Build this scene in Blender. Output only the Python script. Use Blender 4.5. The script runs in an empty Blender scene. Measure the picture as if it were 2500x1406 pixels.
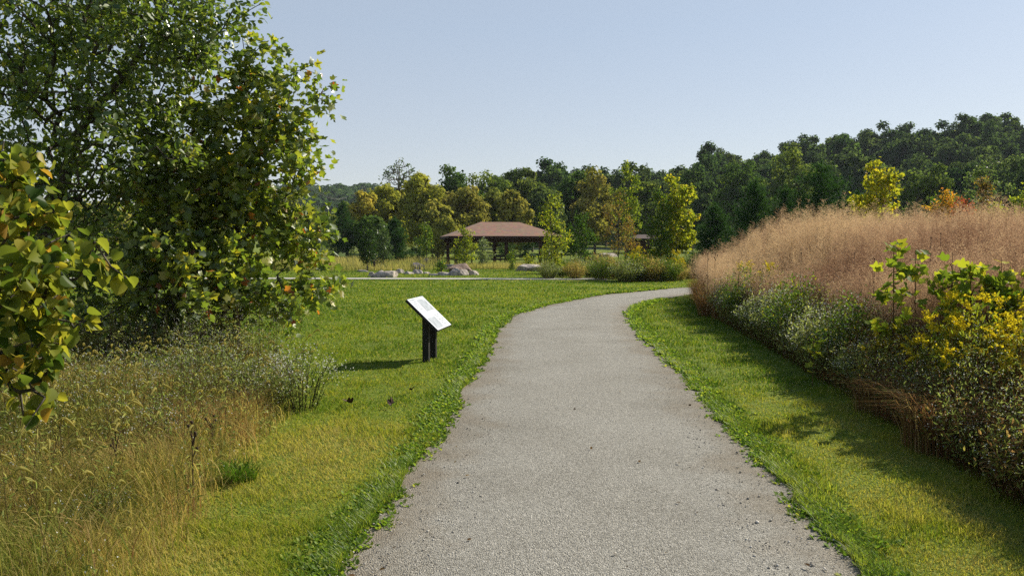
import bpy, bmesh, math, random
import numpy as np
R = math.radians
rng = np.random.default_rng(7)
random.seed(7)
sc = bpy.context.scene
C = sc.collection

# ------------------------------------------------------------------ camera, sky, sun, exposure
F, EYE = 1925.0, 1.65                       # focal length in photo pixels, eye height
PITCH = math.atan(103 / F)
cam_d = bpy.data.cameras.new('camera'); cam = bpy.data.objects.new('camera', cam_d); C.objects.link(cam)
cam.location = (0, 0, EYE); cam.rotation_euler = (R(90) - PITCH, 0, 0)
cam_d.sensor_width = 36; cam_d.lens = 36 * F / 2500; cam_d.clip_end = 3000; cam_d.clip_start = 0.05
sc.camera = cam
SUN_AZ, SUN_EL = R(52), R(36)               # to the right of straight ahead
wd = bpy.data.worlds.new('World'); sc.world = wd; wd.use_nodes = True
nt = wd.node_tree; bg = nt.nodes['Background']
sky = nt.nodes.new('ShaderNodeTexSky'); sky.sky_type = 'NISHITA'; sky.sun_disc = False
sky.sun_elevation = SUN_EL; sky.sun_rotation = SUN_AZ; sky.altitude = 200
sky.air_density = 1.0; sky.dust_density = 0.6; sky.ozone_density = 2.0
# a band of pale summer haze low in the sky, clear Nishita blue higher up
wtc = nt.nodes.new('ShaderNodeTexCoord'); wsx = nt.nodes.new('ShaderNodeSeparateXYZ'); nt.links.new(wtc.outputs['Generated'], wsx.inputs[0])
wmr = nt.nodes.new('ShaderNodeMapRange'); wmr.interpolation_type = 'SMOOTHSTEP'; nt.links.new(wsx.outputs['Z'], wmr.inputs[0])
wmr.inputs[1].default_value = .28; wmr.inputs[2].default_value = .75; wmr.inputs[3].default_value = .72; wmr.inputs[4].default_value = 0.0
wmx = nt.nodes.new('ShaderNodeMix'); wmx.data_type = 'RGBA'; nt.links.new(wmr.outputs[0], wmx.inputs[0])
nt.links.new(sky.outputs[0], wmx.inputs[6])
wlo = nt.nodes.new('ShaderNodeMapRange'); nt.links.new(wsx.outputs['Z'], wlo.inputs[0]); wlo.inputs[1].default_value = .03; wlo.inputs[2].default_value = .26
whz = nt.nodes.new('ShaderNodeMix'); whz.data_type = 'RGBA'; nt.links.new(wlo.outputs[0], whz.inputs[0])
whz.inputs[6].default_value = (3.4, 3.3, 3.3, 1); whz.inputs[7].default_value = (2.75, 3.08, 3.5, 1); nt.links.new(whz.outputs[2], wmx.inputs[7])
nt.links.new(wmx.outputs[2], bg.inputs[0]); bg.inputs[1].default_value = 0.10
sun_d = bpy.data.lights.new('sun', 'SUN'); sun_d.energy = 5.0; sun_d.angle = R(0.5); sun_d.color = (1, .93, .80)
sun = bpy.data.objects.new('sun', sun_d); C.objects.link(sun)
sun.rotation_euler = (R(90) - SUN_EL, 0, -SUN_AZ + R(180)); sun.location = (40, 45, 60)
sc.view_settings.view_transform = 'Standard'; sc.view_settings.look = 'None'
sc.view_settings.exposure = 0.76; sc.view_settings.gamma = 1; sc.view_settings.use_curve_mapping = False
sc.cycles.max_bounces = 6; sc.cycles.transmission_bounces = 4; sc.cycles.diffuse_bounces = 3; sc.cycles.glossy_bounces = 2
sc.cycles.volume_bounces = 0
sc.cycles.use_denoising = False; sc.cycles.use_adaptive_sampling = False; sc.cycles.sample_clamp_direct = 4; sc.cycles.sample_clamp_indirect = 2

# ------------------------------------------------------------------ helpers
cp, sp = math.cos(PITCH), math.sin(PITCH)
def at(px, py, d):
    """world point seen at a photo pixel, d metres ahead"""
    u, v = (px - 1250) / F, (703 - py) / F
    t = d / (cp + v * sp)
    return np.array([u * t, d, EYE + (v * cp - sp) * t])
def gnd(px, py, z=0.0):
    u, v = (px - 1250) / F, (703 - py) / F
    t = (z - EYE) / (v * cp - sp)
    return np.array([u * t, (cp + v * sp) * t, z])
def lin(c):
    return tuple(((x / 255) / 12.92 if x <= 10 else ((x / 255 + .055) / 1.055) ** 2.4) for x in c)
def sstep(a, b, x):
    t = np.clip((np.asarray(x, float) - a) / (b - a), 0, 1); return t * t * (3 - 2 * t)
def vnoise(x, y, s=1.0, seed=0):
    x = np.asarray(x, float) / s; y = np.asarray(y, float) / s
    xi, yi = np.floor(x).astype(np.int64), np.floor(y).astype(np.int64); fx, fy = x - xi, y - yi
    fx = fx * fx * (3 - 2 * fx); fy = fy * fy * (3 - 2 * fy)
    def h(a, b):
        n = (a * 374761393 + b * 668265263 + seed * 1442695041) & 0x7fffffff
        n = ((n ^ (n >> 13)) * 1274126177) & 0x7fffffff
        return ((n ^ (n >> 16)) & 0xffff) / 65535.0
    return (h(xi, yi) * (1 - fx) + h(xi + 1, yi) * fx) * (1 - fy) + (h(xi, yi + 1) * (1 - fx) + h(xi + 1, yi + 1) * fx) * fy
def tag(o, label=None, cat=None, group=None, kind=None):
    if label: o['label'] = label
    if cat: o['category'] = cat
    if group: o['group'] = group
    if kind: o['kind'] = kind
    return o
def thing(name, label, cat, loc=(0, 0, 0), rz=0.0, group=None):
    o = bpy.data.objects.new(name, None); C.objects.link(o); o.empty_display_size = .2
    o.location = [float(x) for x in loc]; o.rotation_euler = (0, 0, rz)
    return tag(o, label, cat, group)
def mobj(name, V, T, mat, parent=None, tone=None, smooth=False):
    me = bpy.data.meshes.new(name)
    V = np.asarray(V, np.float32); T = np.asarray(T, np.int32)
    me.vertices.add(len(V)); me.vertices.foreach_set('co', V.ravel())
    k = T.shape[1]
    me.loops.add(T.size); me.loops.foreach_set('vertex_index', T.ravel())
    me.polygons.add(len(T)); me.polygons.foreach_set('loop_start', np.arange(0, T.size, k, dtype=np.int32))
    if smooth: me.polygons.foreach_set('use_smooth', np.ones(len(T), bool))
    if tone is not None:
        a = me.attributes.new('tone', 'FLOAT', 'POINT'); a.data.foreach_set('value', np.asarray(tone, np.float32))
    me.update(calc_edges=True)
    me.materials.append(mat)
    o = bpy.data.objects.new(name, me); C.objects.link(o)
    if parent: o.parent = parent
    return o
def bobj(name, bm, mat, parent=None, smooth=False):
    me = bpy.data.meshes.new(name); bm.normal_update(); bm.to_mesh(me); bm.free()
    if smooth:
        for p in me.polygons: p.use_smooth = True
    me.materials.append(mat)
    o = bpy.data.objects.new(name, me); C.objects.link(o)
    if parent: o.parent = parent
    return o
def copy_tree(o, loc, rz=0.0, scale=None, label=None, group=None, mats=None):
    c = o.copy(); C.objects.link(c); c.location = [float(x) for x in loc]; c.rotation_euler = (0, 0, rz)
    if scale is not None: c.scale = scale
    if label: c['label'] = label
    if group: c['group'] = group
    for ch in list(o.children):
        k = ch.copy(); C.objects.link(k); k.parent = c
        for g in ch.children:
            q = g.copy(); C.objects.link(q); q.parent = k
    return c
def cat(parts):
    """join (V, T, tone) lists"""
    Vs, Ts, Os, n = [], [], [], 0
    for V, T, o in parts:
        Vs.append(V); Ts.append(np.asarray(T) + n); Os.append(o); n += len(V)
    return np.concatenate(Vs), np.concatenate(Ts), np.concatenate(Os)
def norm(a):
    return a / np.maximum(np.linalg.norm(a, axis=-1, keepdims=True), 1e-9)
def basis(ydir, up):
    y = norm(ydir); x = norm(np.cross(y, up)); z = np.cross(x, y)
    return np.stack([x, y, z], axis=2)          # columns x, y, z
def stamp(pv, pt, pos, rot, scale, tone):
    scale = np.asarray(scale, float)
    if scale.ndim == 1: scale = scale[:, None]
    P = pv[None, :, :] * scale[:, None, :]
    V = np.einsum('nij,nkj->nki', rot, P) + pos[:, None, :]
    n, k = len(pos), len(pv)
    T = pt[None] + (np.arange(n) * k)[:, None, None]
    return V.reshape(-1, 3), T.reshape(-1, pt.shape[1]), np.repeat(tone, k)
def rotz(a):
    c, s = np.cos(a), np.sin(a); o, l = np.zeros_like(a), np.ones_like(a)
    return np.stack([np.stack([c, -s, o], 1), np.stack([s, c, o], 1), np.stack([o, o, l], 1)], 1)
def blades(base, h, w, ang, lean, tone, segs=2, sag=0.0):
    """curved grass blades; base (N,3); lean = tip offset / height"""
    N = len(base); d = np.stack([np.cos(ang), np.sin(ang), np.zeros(N)], 1)
    s = np.stack([-np.sin(ang), np.cos(ang), np.zeros(N)], 1)
    rows = []
    for i in range(segs + 1):
        t = i / segs
        c = base + d * (h * lean * t ** 2)[:, None]; c[:, 2] += h * (t - sag * t ** 3)
        if i < segs:
            ww = (w * (1 - .45 * t) / 2)[:, None]; rows += [c - s * ww, c + s * ww]
        else: rows.append(c)
    V = np.stack(rows, 1); k = V.shape[1]; T = []
    for i in range(segs - 1):
        a = 2 * i; T += [(a, a + 1, a + 3), (a, a + 3, a + 2)]
    a = 2 * (segs - 1); T.append((a, a + 1, a + 2))
    T = np.array(T)[None] + (np.arange(N) * k)[:, None, None]
    return V.reshape(-1, 3), T.reshape(-1, 3), np.repeat(tone, k)
def tubes(P0, P1, r0, r1, sides=5, tone=None):
    n = len(P0); y = norm(P1 - P0 + 1e-9)
    up = np.where(np.abs(y[:, 2:3]) > .9, np.array([[1., 0, 0]]), np.array([[0, 0, 1.]]))
    a = norm(np.cross(y, up)); b = np.cross(y, a); V = []
    for P, r in ((P0, r0), (P1, r1)):
        for k in range(sides):
            t = 2 * math.pi * k / sides
            V.append(P + (a * math.cos(t) + b * math.sin(t)) * np.asarray(r)[:, None])
    V = np.stack(V, 1); T = []
    for k in range(sides):
        k2 = (k + 1) % sides; T += [(k, k2, sides + k2), (k, sides + k2, sides + k)]
    T = np.array(T)[None] + (np.arange(n) * 2 * sides)[:, None, None]
    return V.reshape(-1, 3), T.reshape(-1, 3), np.repeat(tone if tone is not None else np.full(n, .5), 2 * sides)

# ------------------------------------------------------------------ materials
def new_mat(name):
    m = bpy.data.materials.new(name); m.use_nodes = True; n = m.node_tree; n.nodes.clear()
    out = n.nodes.new('ShaderNodeOutputMaterial'); return m, n, out
def ramp(n, stops, src):
    r = n.nodes.new('ShaderNodeValToRGB'); e = r.color_ramp.elements
    while len(e) < len(stops): e.new(.5)
    for el, (p, c) in zip(e, stops): el.position = p; el.color = (*lin(c), 1)
    n.links.new(src, r.inputs[0]); return r
def leaf_mat(name, stops, trans=.42, gloss=.08, rough=.38, vary=0.0, warm=(1.12, 1.12, .58)):
    m, n, out = new_mat(name)
    at_ = n.nodes.new('ShaderNodeAttribute'); at_.attribute_name = 'tone'
    r = ramp(n, stops, at_.outputs['Fac']); col = r.outputs[0]
    if vary:
        oi = n.nodes.new('ShaderNodeObjectInfo'); mp = n.nodes.new('ShaderNodeMapRange')
        n.links.new(oi.outputs['Random'], mp.inputs[0]); mp.inputs[3].default_value = 1 - vary; mp.inputs[4].default_value = 1 + vary
        hs = n.nodes.new('ShaderNodeHueSaturation'); n.links.new(mp.outputs[0], hs.inputs['Value']); n.links.new(col, hs.inputs['Color'])
        mp2 = n.nodes.new('ShaderNodeMapRange'); n.links.new(oi.outputs['Random'], mp2.inputs[0])
        mp2.inputs[3].default_value = .52; mp2.inputs[4].default_value = .475; n.links.new(mp2.outputs[0], hs.inputs['Hue']); col = hs.outputs[0]
    df = n.nodes.new('ShaderNodeBsdfDiffuse'); n.links.new(col, df.inputs[0])
    mul = n.nodes.new('ShaderNodeMix'); mul.data_type = 'RGBA'; mul.blend_type = 'MULTIPLY'; mul.inputs[0].default_value = 1
    n.links.new(col, mul.inputs[6]); mul.inputs[7].default_value = (*[w * 1.25 for w in warm], 1)
    tr = n.nodes.new('ShaderNodeBsdfTranslucent'); n.links.new(mul.outputs[2], tr.inputs[0])
    mx = n.nodes.new('ShaderNodeMixShader'); mx.inputs[0].default_value = trans
    n.links.new(df.outputs[0], mx.inputs[1]); n.links.new(tr.outputs[0], mx.inputs[2]); last = mx
    if gloss:
        gl = n.nodes.new('ShaderNodeBsdfGlossy'); gl.inputs['Roughness'].default_value = rough
        lw = n.nodes.new('ShaderNodeLayerWeight'); lw.inputs[0].default_value = .25
        mt = n.nodes.new('ShaderNodeMath'); mt.operation = 'MULTIPLY_ADD'; n.links.new(lw.outputs['Fresnel'], mt.inputs[0])
        mt.inputs[1].default_value = gloss * 1.6; mt.inputs[2].default_value = gloss * .4; mt.use_clamp = True
        m2 = n.nodes.new('ShaderNodeMixShader'); n.links.new(mt.outputs[0], m2.inputs[0])
        n.links.new(mx.outputs[0], m2.inputs[1]); n.links.new(gl.outputs[0], m2.inputs[2]); last = m2
    n.links.new(last.outputs[0], out.inputs[0]); return m
def solid_mat(name, c1, c2=None, scale=8.0, rough=.8, bump=0.0, bscale=None, stretch=None, detail=6, spec=.3, metal=0):
    m, n, out = new_mat(name)
    b = n.nodes.new('ShaderNodeBsdfPrincipled'); b.inputs['Roughness'].default_value = rough
    b.inputs['Specular IOR Level'].default_value = spec; b.inputs['Metallic'].default_value = metal
    tc = n.nodes.new('ShaderNodeTexCoord'); vec = tc.outputs['Object']
    if stretch:
        mp = n.nodes.new('ShaderNodeMapping'); mp.inputs['Scale'].default_value = stretch; n.links.new(vec, mp.inputs[0]); vec = mp.outputs[0]
    nz = n.nodes.new('ShaderNodeTexNoise'); nz.inputs['Scale'].default_value = scale; nz.inputs['Detail'].default_value = detail
    n.links.new(vec, nz.inputs[0])
    r = ramp(n, [(.32, c1), (.68, c2 or c1)], nz.outputs['Fac']); n.links.new(r.outputs[0], b.inputs['Base Color'])
    if bump:
        n2 = n.nodes.new('ShaderNodeTexNoise'); n2.inputs['Scale'].default_value = bscale or scale * 3; n2.inputs['Detail'].default_value = 8
        n.links.new(vec, n2.inputs[0]); bp = n.nodes.new('ShaderNodeBump'); bp.inputs['Strength'].default_value = bump
        bp.inputs['Distance'].default_value = .05; n.links.new(n2.outputs['Fac'], bp.inputs['Height']); n.links.new(bp.outputs[0], b.inputs['Normal'])
    n.links.new(b.outputs[0], out.inputs[0]); return m

M = {}
M['bark'] = solid_mat('bark', (52, 46, 40), (92, 84, 74), 14, .9, .6, stretch=(1, 1, .25))
M['bark_pale'] = solid_mat('bark_pale', (84, 78, 70), (130, 122, 110), 10, .9, .5, stretch=(1, 1, .25))
M['stem'] = solid_mat('stem', (70, 52, 34), (110, 84, 52), 20, .9)
M['dead'] = solid_mat('dead_stem', (38, 27, 20), (66, 48, 34), 30, .9)
M['tulip'] = leaf_mat('tulip_leaf', [(0, (66, 88, 36)), (.4, (108, 126, 46)), (.75, (150, 154, 54)), (.9, (172, 160, 52)), (.965, (176, 136, 40)), (.985, (184, 110, 46)), (1, (150, 82, 42))], .55, .1, .5)
M['canopy'] = leaf_mat('canopy_leaf', [(0, (68, 90, 40)), (.5, (108, 126, 50)), (.85, (146, 152, 56)), (1, (172, 162, 56))], .55, .1, .48)
M['redbud'] = leaf_mat('redbud_leaf', [(0, (58, 80, 34)), (.35, (98, 112, 44)), (.7, (136, 136, 52)), (.95, (162, 146, 56)), (1, (150, 118, 52))], .56, .012, .55)
M['yellow_leaf'] = leaf_mat('yellow_leaf', [(0, (96, 116, 36)), (.4, (142, 148, 46)), (.8, (176, 170, 54)), (1, (188, 156, 50))], .5, .02, .5)
M['lime_leaf'] = leaf_mat('lime_leaf', [(0, (78, 102, 36)), (.5, (118, 134, 44)), (.85, (156, 158, 50)), (1, (172, 162, 54))], .48, .02, .5)
M['green_leaf'] = leaf_mat('green_leaf', [(0, (46, 72, 28)), (.5, (74, 102, 36)), (.9, (108, 126, 42)), (1, (146, 142, 46))], .44, .02, .5)
M['dark_leaf'] = leaf_mat('dark_leaf', [(0, (34, 54, 26)), (.6, (54, 78, 34)), (1, (92, 108, 44))], .35, .02, .5)
M['silver_leaf'] = leaf_mat('silver_leaf', [(0, (58, 78, 44)), (.6, (86, 106, 62)), (1, (124, 136, 92))], .38, .05, .4)
M['brown_leaf'] = leaf_mat('brown_leaf', [(0, (92, 72, 42)), (.4, (122, 102, 52)), (.7, (126, 122, 52)), (1, (140, 90, 50))], .45, .02, .5)
M['orange_leaf'] = leaf_mat('orange_leaf', [(0, (118, 108, 40)), (.5, (172, 138, 52)), (1, (178, 116, 50))], .5, .02)
M['red_leaf'] = leaf_mat('red_leaf', [(0, (106, 56, 44)), (.6, (150, 72, 58)), (1, (170, 96, 50))], .45, .02)
M['pine'] = leaf_mat('pine_needle', [(0, (34, 58, 32)), (.6, (54, 84, 44)), (1, (84, 112, 58))], .3, .012, .5)
M['far_dark'] = leaf_mat('wood_leaf_dark', [(0, (50, 68, 42)), (.6, (74, 94, 52)), (1, (100, 116, 62))], .45, 0, vary=.2, warm=(1.1, 1.1, .7))
M['far_mid'] = leaf_mat('wood_leaf_mid', [(0, (58, 78, 38)), (.6, (86, 106, 48)), (1, (116, 130, 58))], .42, 0, vary=.16, warm=(1.1, 1.1, .7))
M['far_olive'] = leaf_mat('wood_leaf_olive', [(0, (100, 108, 48)), (.6, (138, 140, 64)), (1, (164, 158, 78))], .44, 0, vary=.1, warm=(1.1, 1.08, .7))
M['far_yellow'] = leaf_mat('wood_leaf_yellow', [(0, (116, 120, 48)), (.6, (158, 154, 62)), (1, (184, 172, 78))], .44, 0, vary=.08, warm=(1.1, 1.08, .7))
M['lawn'] = leaf_mat('lawn_blade', [(0, (58, 90, 28)), (.38, (104, 126, 40)), (.68, (148, 150, 54)), (1, (170, 158, 90))], .42, 0)
M['weed'] = leaf_mat('verge_weed', [(0, (64, 94, 34)), (.6, (110, 136, 50)), (1, (150, 154, 64))], .48, .02, .5)
M['straw'] = leaf_mat('straw_blade', [(0, (78, 96, 40)), (.35, (130, 132, 62)), (.65, (182, 164, 104)), (1, (136, 102, 66))], .45, 0, warm=(1.1, 1.05, .7))
M['foxtail'] = leaf_mat('foxtail_head', [(0, (116, 120, 56)), (1, (168, 158, 94))], .5, 0, warm=(1.1, 1.05, .75))
M['plume'] = leaf_mat('plume_grass', [(0, (118, 88, 70)), (.5, (162, 132, 108)), (1, (194, 168, 132))], .42, 0, warm=(1.02, 1.0, .88))
M['plume_stem'] = leaf_mat('plume_stem', [(0, (92, 62, 46)), (.45, (130, 96, 66)), (.75, (122, 112, 62)), (1, (176, 152, 108))], .45, 0, warm=(1.1, 1.0, .75))
M['aster_leaf'] = leaf_mat('aster_leaf', [(0, (70, 88, 46)), (.6, (114, 126, 70)), (1, (152, 154, 94))], .58, 0, warm=(1.08, 1.08, .75))
M['thicket_leaf'] = leaf_mat('thicket_leaf', [(0, (112, 84, 56)), (.45, (152, 122, 84)), (.7, (124, 130, 62)), (1, (160, 158, 80))], .58, 0, warm=(1.08, 1.05, .7))
M['petal'] = leaf_mat('white_petal', [(0, (180, 180, 168)), (1, (214, 214, 202))], .4, 0, warm=(.8, .8, .78))
M['golden'] = leaf_mat('golden_plume', [(0, (172, 156, 36)), (1, (222, 202, 56))], .42, 0, warm=(.95, .95, .5))
M['tan'] = leaf_mat('tan_grass', [(0, (100, 114, 56)), (.5, (142, 142, 80)), (1, (170, 160, 102))], .4, 0, warm=(1.1, 1.05, .7))
M['rock'] = solid_mat('boulder_stone', (120, 110, 100), (186, 174, 160), 3, .9, .9, 9)
M['rock_brown'] = solid_mat('boulder_brown', (92, 74, 62), (138, 116, 100), 3, .9, .9, 9)
M['rock_purple'] = solid_mat('boulder_dark', (72, 66, 74), (104, 94, 100), 3, .9, .9, 9)
M['timber'] = solid_mat('timber', (44, 28, 20), (70, 46, 34), 9, .75, .2, stretch=(1, 1, .2))
M['black_post'] = solid_mat('black_post', (22, 20, 20), (34, 31, 30), 20, .6, .15)
M['steel'] = solid_mat('steel', (96, 92, 86), (120, 112, 104), 4, .6)
M['concrete'] = solid_mat('concrete', (142, 139, 128), (166, 162, 150), 6, .9, .2)
M['dark_leaf_litter'] = solid_mat('dry_leaf', (40, 26, 20), (70, 44, 30), 20, .8)

# shingle roof
def roof_mat():
    m, n, out = new_mat('shingle'); b = n.nodes.new('ShaderNodeBsdfPrincipled'); b.inputs['Roughness'].default_value = .9
    tc = n.nodes.new('ShaderNodeTexCoord'); br = n.nodes.new('ShaderNodeTexBrick')
    n.links.new(tc.outputs['Object'], br.inputs[0]); br.inputs['Scale'].default_value = 3.0
    br.inputs['Color1'].default_value = (*lin((136, 104, 80)), 1); br.inputs['Color2'].default_value = (*lin((118, 88, 68)), 1)
    br.inputs['Mortar'].default_value = (*lin((100, 72, 58)), 1); br.inputs['Mortar Size'].default_value = .02
    nz = n.nodes.new('ShaderNodeTexNoise'); nz.inputs['Scale'].default_value = 2.5; nz.inputs['Detail'].default_value = 6; n.links.new(tc.outputs['Object'], nz.inputs[0])
    mx = n.nodes.new('ShaderNodeMix'); mx.data_type = 'RGBA'; mx.blend_type = 'OVERLAY'; mx.inputs[0].default_value = .5
    n.links.new(br.outputs[0], mx.inputs[6]); n.links.new(nz.outputs['Color'], mx.inputs[7])
    n.links.new(mx.outputs[2], b.inputs['Base Color']); n.links.new(b.outputs[0], out.inputs[0]); return m
M['shingle'] = roof_mat()

# ------------------------------------------------------------------ terrain
HILL = np.array([(-400, 470), (500, 460), (700, 455), (830, 500), (1000, 505), (1120, 470), (1180, 445), (1250, 428), (1330, 410), (1400, 403), (1480, 408), (1560, 398), (1640, 402), (1690, 388),
                 (1730, 350), (1765, 338), (1800, 348), (1830, 358), (1900, 335), (1950, 315), (2020, 303), (2100, 303), (2200, 300), (2250, 288),
                 (2300, 268), (2380, 256), (2450, 262), (2600, 255), (3200, 250)], float)
def crest_z(px):                             # height of the woods' crest on the ridge, by bearing
    return EYE + (600 - np.interp(px, HILL[:, 0], HILL[:, 1])) / F * 255
def height(x, y):
    x = np.asarray(x, float); y = np.asarray(y, float)
    d = np.maximum(y, 1.0); px = 1250 + F * x / d
    z = 0.9 * sstep(72, 150, y)
    z = z + sstep(140, 255, y) * np.maximum(crest_z(px) - 20.5, 0) * sstep(1000, 1250, px)
    z = z + .16 * sstep(4.6, 8.5, x) * (1 - sstep(17, 25, y)) * sstep(-6, 4, y)
    z = z + sstep(300, 620, y) * 32 * (1 - sstep(900, 1250, px)) * sstep(-600, 500, px)
    return z

# path outline (left and right edges, world metres)
PL = np.array([gnd(*p)[:2] for p in [(800, 1406), (900, 1290), (1024, 1120), (1112, 985), (1165, 890), (1212, 800), (1250, 768), (1345, 742), (1480, 719), (1655, 703)]])
PR = np.array([gnd(*p)[:2] for p in [(2115, 1406), (1988, 1260), (1845, 1100), (1735, 985), (1650, 890), (1560, 808), (1536, 772), (1545, 752), (1590, 736), (1690, 718)]])
PL = np.vstack([[-0.95, -3], [-0.9, 1], PL, [11, 33.5], [22, 36.5], [40, 39]]); PR = np.vstack([[1.55, -3], [1.65, 1], PR, [12, 30.6], [22, 34], [40, 36.5]])
def resample(P, n):
    s = np.r_[0, np.cumsum(np.linalg.norm(np.diff(P, axis=0), axis=1))]; t = np.linspace(0, s[-1], n)
    Q = np.stack([np.interp(t, s, P[:, 0]), np.interp(t, s, P[:, 1])], 1)
    for _ in range(int(n / len(P) / 2)):
        Q[1:-1] = .25 * Q[:-2] + .5 * Q[1:-1] + .25 * Q[2:]
    return Q
PL, PR = resample(PL, 700), resample(PR, 700)
def ragged(Q, seed, sign):
    t = np.gradient(Q, axis=0); nrm = norm(np.stack([-t[:, 1], t[:, 0]], 1)) * sign
    a = (vnoise(Q[:, 0], Q[:, 1], .35, seed) - .5) * .09 + (vnoise(Q[:, 0], Q[:, 1], .12, seed + 3) - .5) * .06 + (vnoise(Q[:, 0], Q[:, 1], 1.4, seed + 5) - .5) * .08
    return Q + nrm * a[:, None]
PLr, PRr = ragged(PL, 1, 1), ragged(PR, 2, -1)
def left_x(y): return np.interp(y, PL[:, 1], PL[:, 0])
def right_x(y): return np.interp(y, PR[:, 1], PR[:, 0])
def on_path(x, y, m=0.0):
    poly = np.vstack([PLr, PRr[::-1]]) if m == 0 else None
    if poly is None:
        return (x > left_x(y) - m) & (x < right_x(y) + m) & (y < 28)
    inside = np.zeros(len(x), bool); j = len(poly) - 1
    P = poly[::6]; j = len(P) - 1
    for i in range(len(P)):
        xi, yi, xj, yj = P[i, 0], P[i, 1], P[j, 0], P[j, 1]
        c = ((yi > y) != (yj > y)); 
        if yi != yj: inside ^= c & (x < (xj - xi) * (y - yi) / (yj - yi) + xi)
        j = i
    return inside
# edge of the tall meadow (right) and of the weedy bed (left)
MEA = np.array([gnd(*p)[:2] for p in [(2560, 1330), (2420, 1235), (2260, 1120), (2120, 1020), (1990, 940), (1880, 870), (1790, 815), (1715, 765), (1690, 728)]])
MEA = np.vstack([[2.75, -2], [2.85, 2], MEA, [5.9, 26.0], [9, 28.6], [40, 35]])
def mea_x(y): return np.interp(y, MEA[:, 1], MEA[:, 0])
BED = np.array([(-1.75, -2), (-1.8, 3.0), (-1.85, 4.2), (-2.1, 6.0), (-2.2, 7.2), (-2.35, 8.3), (-2.6, 9.6), (-3.6, 10.8), (-6, 11.6), (-30, 12.2)])
def bed_x(y): return np.where(y < 9.6, np.interp(y, BED[:, 1], BED[:, 0]), np.interp(y, BED[:, 1], BED[:, 0]))
FOOT = [gnd(700, 681)[1], gnd(1330, 684)[1]]
def foot_y(x): return 38.9 - .05 * (x + 2)
def on_foot(x, y): return (np.abs(y - foot_y(x)) < .95) & (x < 5)

def ground_mat():
    m, n, out = new_mat('ground_turf'); b = n.nodes.new('ShaderNodeBsdfPrincipled'); b.inputs['Roughness'].default_value = .95; b.inputs['Specular IOR Level'].default_value = .1
    tc = n.nodes.new('ShaderNodeTexCoord')
    def nz(s, d=6):
        q = n.nodes.new('ShaderNodeTexNoise'); q.inputs['Scale'].default_value = s; q.inputs['Detail'].default_value = d; n.links.new(tc.outputs['Object'], q.inputs[0]); return q.outputs['Fac']
    a = ramp(n, [(.3, (80, 96, 34)), (.5, (100, 114, 40)), (.7, (122, 126, 48))], nz(.35)).outputs[0]
    f = ramp(n, [(.3, (50, 64, 22)), (.5, (96, 112, 38)), (.75, (140, 128, 60))], nz(26, 10)).outputs[0]
    mx = n.nodes.new('ShaderNodeMix'); mx.data_type = 'RGBA'; mx.inputs[0].default_value = .5; n.links.new(a, mx.inputs[6]); n.links.new(f, mx.inputs[7])
    n.links.new(mx.outputs[2], b.inputs['Base Color'])
    bp = n.nodes.new('ShaderNodeBump'); bp.inputs['Strength'].default_value = .8; bp.inputs['Distance'].default_value = .04; n.links.new(nz(40, 8), bp.inputs['Height']); n.links.new(bp.outputs[0], b.inputs['Normal'])
    n.links.new(b.outputs[0], out.inputs[0]); return m
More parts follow.
